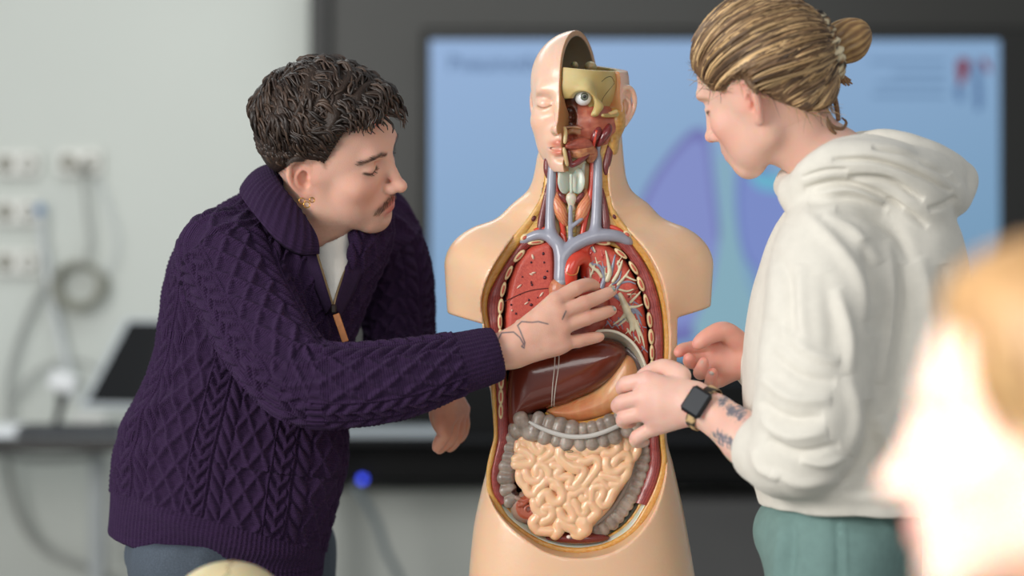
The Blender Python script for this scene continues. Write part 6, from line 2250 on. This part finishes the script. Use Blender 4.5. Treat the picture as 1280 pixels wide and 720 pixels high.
# --- hoodie
v = Vox((.27, -.47, .83), (.72, .14, 1.47), .0036)
rows = [(630, 950, 1190, .156, -.20), (618, 947, 1194, .160, -.20), (602, 942, 1200, .166, -.20), (580, 938, 1206, .158, -.19), (540, 934, 1208, .158, -.19), (500, 930, 1210, .156, -.19), (450, 930, 1211, .155, -.185), (400, 936, 1211, .152, -.18), (350, 947, 1209, .148, -.18),
        (310, 960, 1203, .140, -.18), (275, 976, 1192, .125, -.18), (248, 996, 1175, .100, -.18), (228, 1016, 1150, .075, -.18)]
secs = []
for y, l, r, ry, cy in rows:
    c = P((l + r) / 2, y, -.19)
    secs.append((c[2], c[0], cy, (r - l) / 2 / 854, ry, 2.3))
v.loft(secs)
armW = np.vstack([P(1040, 300, -.285), P(1028, 380, -.325), P(1018, 460, -.345), P(1010, 530, -.352), P(992, 566, -.345), P(962, 563, -.305), P(945, 556, -.282)])
v.tube(armW, [.072, .074, .074, .074, .064, .050, .044], .030, kin=.012, n=20)
v.tube(np.vstack([P(1030, 300, -.05), P(1000, 400, -.03), P(985, 470, -.05), P(945, 452, -.062)]), [.065, .060, .056, .040], .03, kin=.01, n=14)
# sleeve mouth
w_, d_ = P(944, 556, -.281), nrm(P(945, 556, -.282) - P(985, 578, -.33))
X_, Y_, Z_ = v.ax[0][:, None, None] - w_[0], v.ax[1][None, :, None] - w_[1], v.ax[2][None, None, :] - w_[2]
v.put((slice(None),) * 3, np.maximum(-(X_ * d_[0] + Y_ * d_[1] + Z_ * d_[2]), np.sqrt(X_ ** 2 + Y_ ** 2 + Z_ ** 2) - .07).astype(np.float32), .004, 's')
# hood lying on the back and round the neck
hood = [([(1000, 245, -.255), (1040, 236, -.285), (1085, 240, -.285)], [.030, .036, .036]), ([(998, 236, -.270), (1016, 215, -.300), (1050, 200, -.315), (1100, 205, -.310), (1150, 226, -.280), (1185, 246, -.22)], [.018, .022, .026, .030, .032, .028]),
        ([(1016, 212, -.270), (1048, 192, -.285), (1090, 188, -.285), (1140, 205, -.262), (1185, 222, -.21)], [.016, .019, .022, .024, .024]),
        ([(1070, 178, -.200), (1105, 176, -.225), (1150, 188, -.225), (1190, 210, -.19), (1202, 228, -.16)], [.010, .015, .018, .019, .016]),
        ([(1100, 225, -.275), (1140, 252, -.275), (1168, 276, -.25)], [.040, .038, .022]),
        ([(1188, 215, -.15), (1203, 226, -.17), (1192, 252, -.20)], [.018, .019, .020]),
        ([(990, 236, -.255), (985, 232, -.18), (1000, 215, -.10), (1050, 192, -.07), (1110, 185, -.09), (1170, 205, -.12)], [.018, .018, .020, .024, .026, .024])]
for pts, r in hood:
    v.tube(np.vstack([P(*p) for p in pts]), r, .012, kin=.008, n=18)
# neck opening
v.tube(np.vstack([P(985, 160, -.19), P(1035, 195, -.18), P(1065, 215, -.175)]), [.050, .047, .034], .010, mode='s')
v.tube(np.vstack([P(1075, 180, -.165), P(1130, 190, -.17)]), [.030, .034], .012, mode='s')
Vh2, Qh2 = v.mesh(2)
Vh2, Qh2 = subdiv(Vh2, Qh2)
Vh2 = lap(Vh2, Qh2, .5)
Nn2 = vnormals(Vh2, Qh2)
Vh2 = Vh2 + Nn2 * (.0022 * noise3(Vh2 * (1, 1, .6), 38))[:, None]
folds = [
    ([(1000, 262), (1040, 300), (1075, 350), (1090, 400)], 9, .008), ([(1108, 300), (1112, 360), (1108, 420), (1100, 480)], 9, .010), ([(1080, 300), (1092, 360), (1092, 420)], 8, -.009), ([(1128, 330), (1130, 400), (1120, 480), (1100, 540)], 10, -.008), ([(1150, 320), (1160, 380), (1158, 450)], 10, .007), ([(1180, 330), (1186, 380)], 9, -.006),
    ([(985, 280), (970, 340), (965, 400)], 10, .005), ([(1030, 340), (1040, 400), (1040, 450)], 12, -.005), ([(1002, 330), (1000, 390), (1010, 440)], 9, .005), ([(975, 410), (1010, 440), (1050, 452)], 8, .006), ([(960, 440), (1000, 470), (1045, 478)], 7, -.006), ([(950, 470), (990, 498), (1040, 500)], 8, .008), ([(948, 500), (985, 522), (1030, 522)], 7, -.008),
    ([(950, 522), (985, 545), (1035, 540)], 8, .008), ([(960, 548), (1000, 566), (1050, 556)], 6, -.007), ([(1060, 470), (1072, 520), (1060, 570)], 9, .008), ([(1082, 500), (1090, 550), (1076, 590)], 9, -.010), ([(965, 590), (1000, 605), (1050, 598)], 7, .006), ([(1100, 520), (1110, 560), (1100, 600)], 9, .007), ([(940, 560), (950, 585), (975, 598)], 6, .006),
    ([(1010, 255), (1060, 246), (1110, 262)], 6, -.006), ([(1060, 222), (1110, 226), (1155, 250)], 4, -.011), ([(1040, 200), (1095, 200), (1150, 218), (1190, 240)], 3.4, -.012), ([(1090, 184), (1140, 192), (1190, 216)], 3, -.010), ([(1110, 248), (1140, 268), (1160, 284)], 4, -.006), ([(1000, 222), (1030, 214), (1060, 212)], 3, -.005), ([(1005, 236), (1050, 228), (1095, 240), (1130, 262)], 4, -.010), ([(1020, 244), (1065, 238), (1105, 254)], 5, .007), ([(1150, 200), (1180, 214), (1200, 232)], 3.5, -.008), ([(1160, 262), (1180, 256), (1196, 246)], 4, -.007), ([(1045, 260), (1085, 268), (1120, 290), (1140, 330)], 7, -.008), ([(1030, 268), (1068, 290), (1100, 330)], 7, .006), ([(970, 310), (985, 350), (990, 400), (985, 440)], 8, -.006), ([(1045, 360), (1062, 420), (1062, 470)], 8, .007), ([(1140, 500), (1150, 550), (1140, 600)], 10, -.008), ([(1000, 575), (1030, 580), (1060, 570)], 5, .006)]
Vh2 = ridges(Vh2, Nn2, folds)
qh = projpx(Vh2)
hemw = (qh[:, 1] > 604) & (np.linalg.norm(Vh2[:, [0, 2]] - P(1000, 560, -.3)[[0, 2]], axis=1) > .05) & (Vh2[:, 1] > -.40)
ang = np.arctan2(Vh2[:, 1] + .19, Vh2[:, 0] - P(1065, 620, -.19)[0])
Nn2 = vnormals(Vh2, Qh2)
Vh2 = Vh2 + Nn2 * (np.where(qh[:, 1] > 608, .0005 * np.sin(ang * 320), 0))[:, None]
M_fleece = mat('fleece_offwhite', (226, 222, 211), .9, bump=.0006, bscale=900, var=.03, vscale=60, sheen=.2)
hoodie = mobj('hoodie', Vh2, Qh2, M_fleece, wom)
# seams
for pts in ([(986, 262, -.30), (1000, 290, -.345), (1020, 330, -.385), (1055, 350, -.385), (1085, 340, -.35)],):
    pass
# --- trousers
v = Vox((.27, -.42, .02), (.72, .06, .93), .006)
for hx, hy in ((.45, -.25), (.505, -.13)):
    v.tube([(hx + .01, hy, .82), (hx + .005, hy, .45), (hx + .01, hy, .08)], [.094, .098, .095], .03)
v.ball((.475, -.195, .845), (.122, .125, .08), .03)
v.put(full, (v.ax[2][None, None, :] - .90 + 0 * v.ax[0][:, None, None] + 0 * v.ax[1][None, :, None]).astype(np.float32), .01, 'i')
Vq, Qq = v.mesh(1)
Nq = vnormals(Vq, Qq)
Vq = Vq + Nq * (.003 * noise3(Vq * (1, 1, .3), 45))[:, None]
Vq = ridges(Vq, Nq, [([(978, 640), (975, 680), (970, 740)], 7, .006), ([(992, 640), (990, 690), (986, 740)], 6, -.006), ([(1046, 640), (1048, 690), (1050, 740)], 3, -.004), ([(1052, 640), (1054, 690), (1056, 740)], 3, .003), ([(1095, 640), (1110, 660), (1135, 672)], 4, .003)])
tr = mobj('trousers', Vq, Qq, mat('twill_teal', (112, 142, 138), .8, bump=.0005, bscale=900, var=.06, vscale=80), wom)
for hx, hy in ((.45, -.25), (.505, -.13)):
    v = Vox((hx - .25, hy - .08, 0.003), (hx + .1, hy + .15, .13), .005)
    v.cone((hx + .02, hy, .052), (hx - .16, hy + .06, .044), .050, .042, .0)
    v.put(full, (.004 - v.ax[2][None, None, :] + 0 * v.ax[0][:, None, None] + 0 * v.ax[1][None, :, None]).astype(np.float32), .0, 'i')
    mobj('shoe', *v.mesh(1), mat('shoe_white', (220, 220, 216), .5), wom)

# --- wristwatch
wa = thing('tmp', (0, 0, 0), None, None)
bpy.data.objects.remove(wa)
wc = P(876, 508, -.222)
ax = nrm(P(905, 526, -.235) - P(860, 498, -.205))
nrmw = np.array([-.12, -1.0, .12])
nrmw = nrm(nrmw - ax * (nrmw @ ax))
sd = np.cross(nrmw, ax)
wc0 = P(880, 510, -.214)
a = np.linspace(0, 2 * np.pi, 40, endpoint=False)
ring = [wc0 + .0335 * (nrmw * math.cos(t) * .93 + sd * math.sin(t)) for t in a]
wwV, wwQ = tubemesh(np.array(ring), .0085, 8, None, closed=True, flat=None)
# flatten the strap: thin radially, wide along the arm
ctr = np.repeat(np.array(ring), 8, axis=0)
dv = wwV - ctr
rad_ = ctr - wc0
rad_ /= np.linalg.norm(rad_, axis=1)[:, None]
wwV = wwV - rad_ * ((dv * rad_).sum(1) * .80)[:, None]
nz = noise3(wwV, 420) + .5 * noise3(wwV, 900, 1)
cst = np.where((nz > .10)[:, None], np.array([[206, 176, 128.]]), np.array([[44, 36, 30.]]))
strap = mobj('watch_strap', wwV, wwQ, mat('strap_leopard', attr=True, rough=.6), wom, cst)
Rw = np.column_stack([ax, sd, nrmw])
cse = wc0 + nrmw * .0385
boxobj('watch_case', cse - ax * .0, (.034, .042, .011), mat('watch_case_black', (30, 31, 34), .3, metal=.4), strap, Rw, bev=.0045)
boxobj('watch_glass', cse + nrmw * .0050, (.029, .036, .003), mat('watch_glass', (40, 44, 50), .35, spec=.2), strap, Rw, bev=.0014)

# --- hair
hmw = hairmask_w(Vf)
Nf = vnormals(Vf, Qf)
bun_c = WM_in(P(1064, 48, -.175)[None])[0]
base_c = WM_in(P(1024, 62, -.185)[None])[0]
thk = np.sqrt(np.clip(hmw / .022, 0, 1)) * (.007 + .006 * sstep(.06, .12, Vf[:, 2])) + .0006
thk = thk * (1 + .05 * noise3(Vf, 60))
Vhs, Qhs, ids = lift_shell(Vf, Qf, hmw, thk, WM_to)
BL = [np.array(c, float) for c in ((150, 120, 86), (118, 92, 66), (184, 152, 108), (90, 70, 54), (130, 102, 74), (206, 174, 128))]
hairw = mobj('hair', Vhs, Qhs, mat('hair_darkblond', (112, 86, 62), .5, bump=.0006, bscale=300, var=.25, vscale=120, spec=.4), wom)
rng = np.random.RandomState(9)
cand = np.where((hmw > .001) & (rng.uniform(size=len(Vf)) < np.where(hmw < .012, .9, .35)))[0]
sel = cand[rng.choice(len(cand), min(1500, len(cand)), replace=False)]
_wn = noise3(Vf, 70, 2)
_WCR = _ECR * (.95, .95, 1)


def pull_lock(i):
    p, n = Vf[i], Nf[i]
    tgt = base_c
    k = 10
    e0 = np.linalg.norm((p - _ECC) / _WCR)
    e1 = np.linalg.norm((tgt - _ECC) / _WCR)
    pts = []
    T = rng.uniform(.45, 1.0)
    wob = .0035 * _wn[i]
    off = thk[i] * rng.uniform(.75, 1.08)
    wp = p + np.array([-.075, 0, .030]) * (.4 + .6 * sstep(-.03, .05, p[0]))
    wp = _ECC + (wp - _ECC) * (1.1 / max(np.linalg.norm((wp - _ECC) / _WCR), .3))
    for j in range(k):
        t = j / (k - 1) * T
        q = p * (1 - t) ** 2 + wp * (2 * t * (1 - t)) + tgt * t * t
        e = np.linalg.norm((q - _ECC) / _WCR)
        m = e0 * (1 - t) + e1 * t
        q = _ECC + (q - _ECC) * (max(m, 1.0 if t > .05 else 0) / max(e, .05))
        out = nrm(q - _ECC)
        th_ = .0085 * min(1, t * 5) + off * (1 - min(1, t * 5))
        q = q + out * (th_ + .0012 * math.sin(9 * t + 5 * _wn[i])) + np.array([0, 0, wob]) * math.sin(math.pi * t)
        pts.append(q)
    return np.array(pts)


locks(sel, pull_lock, 10, .0017, 0, 0, rng, WM_to, BL, 'hair_locks', M_lock, hairw)
# loose short hairs at the temple and nape
cand = np.where((np.abs(hmw) < .007))[0]
sel = cand[rng.choice(len(cand), 260, replace=False)]


def wisp(i):
    p, n = Vf[i], Nf[i]
    d = nrm(np.array([-.4 + .5 * rng.normal(), .3 * rng.normal(), .3 * rng.normal() - (.5 if p[0] < -.02 else -.2)]))
    d = nrm(d - n * (d @ n) + n * .25)
    L = rng.uniform(.012, .03)
    return np.array([p + n * .002 + d * L * t + n * .004 * t * t + np.array([0, 0, -.004]) * t * t for t in np.linspace(0, 1, 6)])


locks(sel, wisp, 6, .00045, 0, 0, rng, WM_to, BL, 'loose_hairs', M_lock, hairw)
# curl at the nape
for pts in ([(1030, 128, -.20), (1032, 145, -.215), (1040, 158, -.222), (1052, 161, -.215), (1058, 153, -.205), (1052, 147, -.20)], [(1024, 120, -.20), (1030, 140, -.22), (1036, 158, -.228), (1044, 168, -.225)], [(1042, 115, -.19), (1046, 135, -.20), (1048, 150, -.21)]):
    mobj('curl', *tubemesh(np.vstack([P(*p) for p in pts]), [.0040, .0040, .0036, .0030, .0022, .0012][:len(pts)], 6, 24), mat('hair_curl', (128, 94, 66), .45), hairw)
# bun, tail and scrunchie
v = Vox(*bbox([P(1020, 20, -.26), P(1095, 100, -.1)], .02), .002)
v.ball(P(1060, 51, -.185), (.032, .030, .032), 0).ball(P(1044, 55, -.185), (.022, .024, .026), .015).ball(P(1071, 42, -.185), (.018, .02, .018), .012)
Vu, Qu = v.mesh(1)
bunc = P(1062, 50, -.185)
axb = nrm(P(1080, 36, -.18) - P(1030, 60, -.18))
dd = Vu - bunc
along = dd @ axb
w1 = np.cross(axb, (0, 1, 0))
angb = np.arctan2(dd @ np.cross(axb, w1), dd @ w1)
Nu = vnormals(Vu, Qu)
gr = np.sin(angb * 16 + along * 60 + 2 * noise3(Vu, 60))
Vu = Vu + Nu * (.0012 * gr)[:, None]
cu = mixc((186, 150, 98), (126, 94, 62), np.clip(.5 - .4 * gr + .3 * noise3(Vu, 200), 0, 1))
bun = mobj('bun', Vu, Qu, M_lock, hairw, cu)
for k in range(7):
    e = P(1046 + 3 * k + rng.normal() * 2, 84 + rng.normal() * 3, -.18 + .006 * rng.normal())
    mobj('tail_lock', *tubemesh(np.vstack([P(1036, 66, -.19), P(1040, 78, -.2 + .006 * k), (P(1042, 82, -.19) + e) / 2 + (0, 0, -.012), P(1056 + k * 1.6, 104 + rng.normal() * 3, -.185)]), [.006, .005, .0035, .001], 6, 14), mat('hair_tail', (146, 110, 74), .45), hairw)
cs = P(1029, 57, -.205)
axs = nrm(np.array([.86, .05, .36]))
u1 = nrm(np.cross(axs, (0, 1, 0)))
u2 = np.cross(axs, u1)
a = np.linspace(0, 2 * np.pi, 96, endpoint=False)
ring = np.array([cs + (u1 * .0390 * math.cos(t) + u2 * .0390 * math.sin(t)) for t in a])
scV, scQ = tubemesh(ring, .0150, 12, None, closed=True)
scN = vnormals(scV, scQ)
tta = np.repeat(a, 12)
scV = scV + scN * (.0028 * np.sin(tta * 17 + 1.5 * np.sin(tta * 3)) + .001 * noise3(scV, 300))[:, None]
nz = noise3(scV, 330) + .5 * noise3(scV, 800, 1)
csc = np.where((nz > .12)[:, None], np.array([[222, 206, 170.]]), np.where((nz > -.05)[:, None], np.array([[132, 96, 58.]]), np.array([[26, 23, 22.]])))
mobj('scrunchie', scV, scQ, mat('scrunchie_leopard', attr=True, rough=.6), wom, csc)
# ------------------------------------------------------------------ the blurred person in front
fgp = thing('person', (.45, -1.70, 0), 'blurred blond person in the right foreground seen in profile', 'person')
FG_R = frame((-.985, .17, .02), (.03, .0, 1)).tolist()
FG_to, FG_in = head_fit(FG_R, (0.3685, -1.72, 1.0945), 1.0)
v = Vox((-.105, -.095, -.19), (.125, .095, .135), .0028)
head(v, eye='down', nose=1.15, lips=1.0, jaw=.95, chin=.97)
v.tube([(-.012, 0, -.04), (-.03, 0, -.12), (-.045, 0, -.20)], [.048, .047, .055], .03)
Vg, Qg = v.mesh()
cg = facecol(Vg, (240, 205, 190), flushamt=.3)
v2 = Vox((.18, -1.98, .0), (.62, -1.46, .96), .012)
v2.tube([(.40, -1.72, .93), (.42, -1.72, .80), (.44, -1.72, .45)], [.055, .12, .14], .03)
v2.cone((.36, -1.88, .80), (.36, -1.56, .80), .06, .06, .05)
v2.cone((.44, -1.80, .44), (.22, -1.80, .42), .09, .07, .03).cone((.44, -1.64, .44), (.22, -1.64, .42), .09, .07, .03)
v2.cone((.23, -1.80, .42), (.24, -1.80, .05), .065, .05, .03).cone((.23, -1.64, .42), (.24, -1.64, .05), .065, .05, .03)
Vb, Qb = v2.mesh()
Vt, Qt, Ct = join([(FG_to(Vg), Qg, cg), (Vb, Qb, np.tile(np.array((236, 200, 184.)), (len(Vb), 1)))])
mobj('body', Vt, Qt, skin_mat('skin_pale'), fgp, Ct)
hmg = Vg[:, 2] - np.interp(Vg[:, 0], [-.11, -.05, -.0, .03, .055, .075, .095], [-.20, -.20, -.06, .035, .066, .082, .088])
hmg = np.where(Vg[:, 2] < -.125, -.01, hmg)
thg = np.sqrt(np.clip(hmg / .03, 0, 1)) * .016 + .001
Vx, Qx, ids = lift_shell(Vg, Qg, hmg, thg, FG_to)
hg = mobj('hair', Vx, Qx, mat('hair_fairblond', (150, 116, 76), .5, bump=.002, bscale=160, var=.3, vscale=60), fgp)
rng = np.random.RandomState(3)
FB = [np.array(c, float) for c in ((170, 134, 88), (140, 106, 68), (96, 72, 50), (190, 156, 108))]
cand = np.where((hmg > .010) & (Vg[:, 2] > .0) & (Vg[:, 0] < .05))[0]
sel = cand[rng.choice(len(cand), 260, replace=False)]
Ng = vnormals(Vg, Qg)


def long_lock(i):
    p, n = Vg[i], Ng[i]
    e = np.array([-.06 + .03 * rng.normal(), np.sign(p[1] + 1e-6) * (.075 + .012 * rng.normal()), -.19 + .03 * rng.normal()])
    pts = []
    for t in np.linspace(0, 1, 9):
        q = p * (1 - t) + e * t
        el = np.linalg.norm((q - _ECC) / (.095, .0755, .085))
        if el < 1.06 and q[2] > -.03:
            q = _ECC + (q - _ECC) * (1.06 / el)
        pts.append(q + n * (.009 * (1 - t)))
    return np.array(pts)


locks(sel, long_lock, 9, .005, 0, 0, rng, FG_to, FB, 'hair_locks', M_lock, hg)
v = Vox((.20, -1.97, .30), (.64, -1.47, .95), .010)
v.tube([(.405, -1.72, .90), (.42, -1.72, .80), (.44, -1.72, .45)], [.07, .145, .165], .03)
v.cone((.37, -1.88, .79), (.37, -1.56, .79), .08, .08, .05)
v.ball(FG_to(np.array([[-.03, 0, -.16]]))[0], .062, .01, mode='s')
mobj('jumper', *v.mesh(1), mat('ochre_knit', (214, 168, 92), .85, bump=.001, bscale=200), fgp)
v = Vox((.12, -1.93, .02), (.62, -1.5, .56), .012)
v.tube([(.46, -1.80, .45), (.21, -1.80, .44), (.235, -1.80, .06)], [.12, .10, .075], .02).tube([(.46, -1.64, .45), (.21, -1.64, .44), (.235, -1.64, .06)], [.12, .10, .075], .02)
mobj('trousers', *v.mesh(1), mat('fg_denim', (60, 72, 96), .85), fgp)
chr_ = thing('student_chair', (.46, -1.72, 0), 'plain wooden student chair under the foreground person', 'chair')
boxobj('seat', (.44, -1.72, .315), (.40, .42, .022), mat('chair_ply', (190, 150, 104), .45), chr_, bev=.006)
boxobj('backrest', (.655, -1.72, .66), (.022, .40, .22), mat('chair_ply', None), chr_, bev=.006)
for i in (-1, 1):
    for j in (-1, 1):
        boxobj('leg', (.45 + i * .17, -1.72 + j * .18, .152), (.024, .024, .304), mat('chair_steel', (120, 122, 126), .3, metal=.8), chr_)
    boxobj('back_post', (.64, -1.72 + i * .18, .5), (.022, .022, .40), mat('chair_steel', None), chr_)

# ------------------------------------------------------------------ bone skull cap on the student table
sk2 = thing('skull_model', (-.37, -.5, .735), 'cream bone skull model whose dome shows at the lower edge', 'skull model')
c0 = P(286, 702, -.5)
v = Vox(c0 + (-.11, -.11, -.14), c0 + (.11, .11, .01), .0024)
cc0 = c0 - (0, 0, .078)
v.ball(cc0, (.084, .092, .078), 0)
v.ball(cc0 + (0, -.05, -.045), (.052, .05, .05), .03)
v.ball(cc0 + (-.028, -.092, -.022), .019, .008, mode='s').ball(cc0 + (.028, -.092, -.022), .019, .008, mode='s').ball(cc0 + (0, -.105, -.055), (.011, .02, .016), .006, mode='s')
zz_ = v.ax[2][None, None, :] + 0 * v.ax[0][:, None, None] + 0 * v.ax[1][None, :, None]
v.put(full, (.7365 - zz_).astype(np.float32), .002, 'i')
Vk, Qk = v.mesh(1)
mobj('cranium', Vk, Qk, mat('skull_bone_cream', attr=True, rough=.45, sss=.001, bump=.0003, bscale=200), sk2, mixc((228, 216, 180), (206, 186, 138), np.clip(.4 + .5 * noise3(Vk, 40), 0, 1)))
sut = []
for t in np.linspace(-.9, .9, 26):
    d = np.array([.10 * math.sin(t * 9) * .12, math.sin(t) * 1.0, math.cos(t)])
    d[0] = .004 / .084 + .035 * math.sin(t * 24)
    d = d / np.linalg.norm(d)
    sut.append(cc0 + d * (.0842, .0922, .0782))
mobj('suture', *tubemesh(np.array(sut), .0008, 5, 70), mat('suture_brown', (150, 122, 82), .6), sk2)
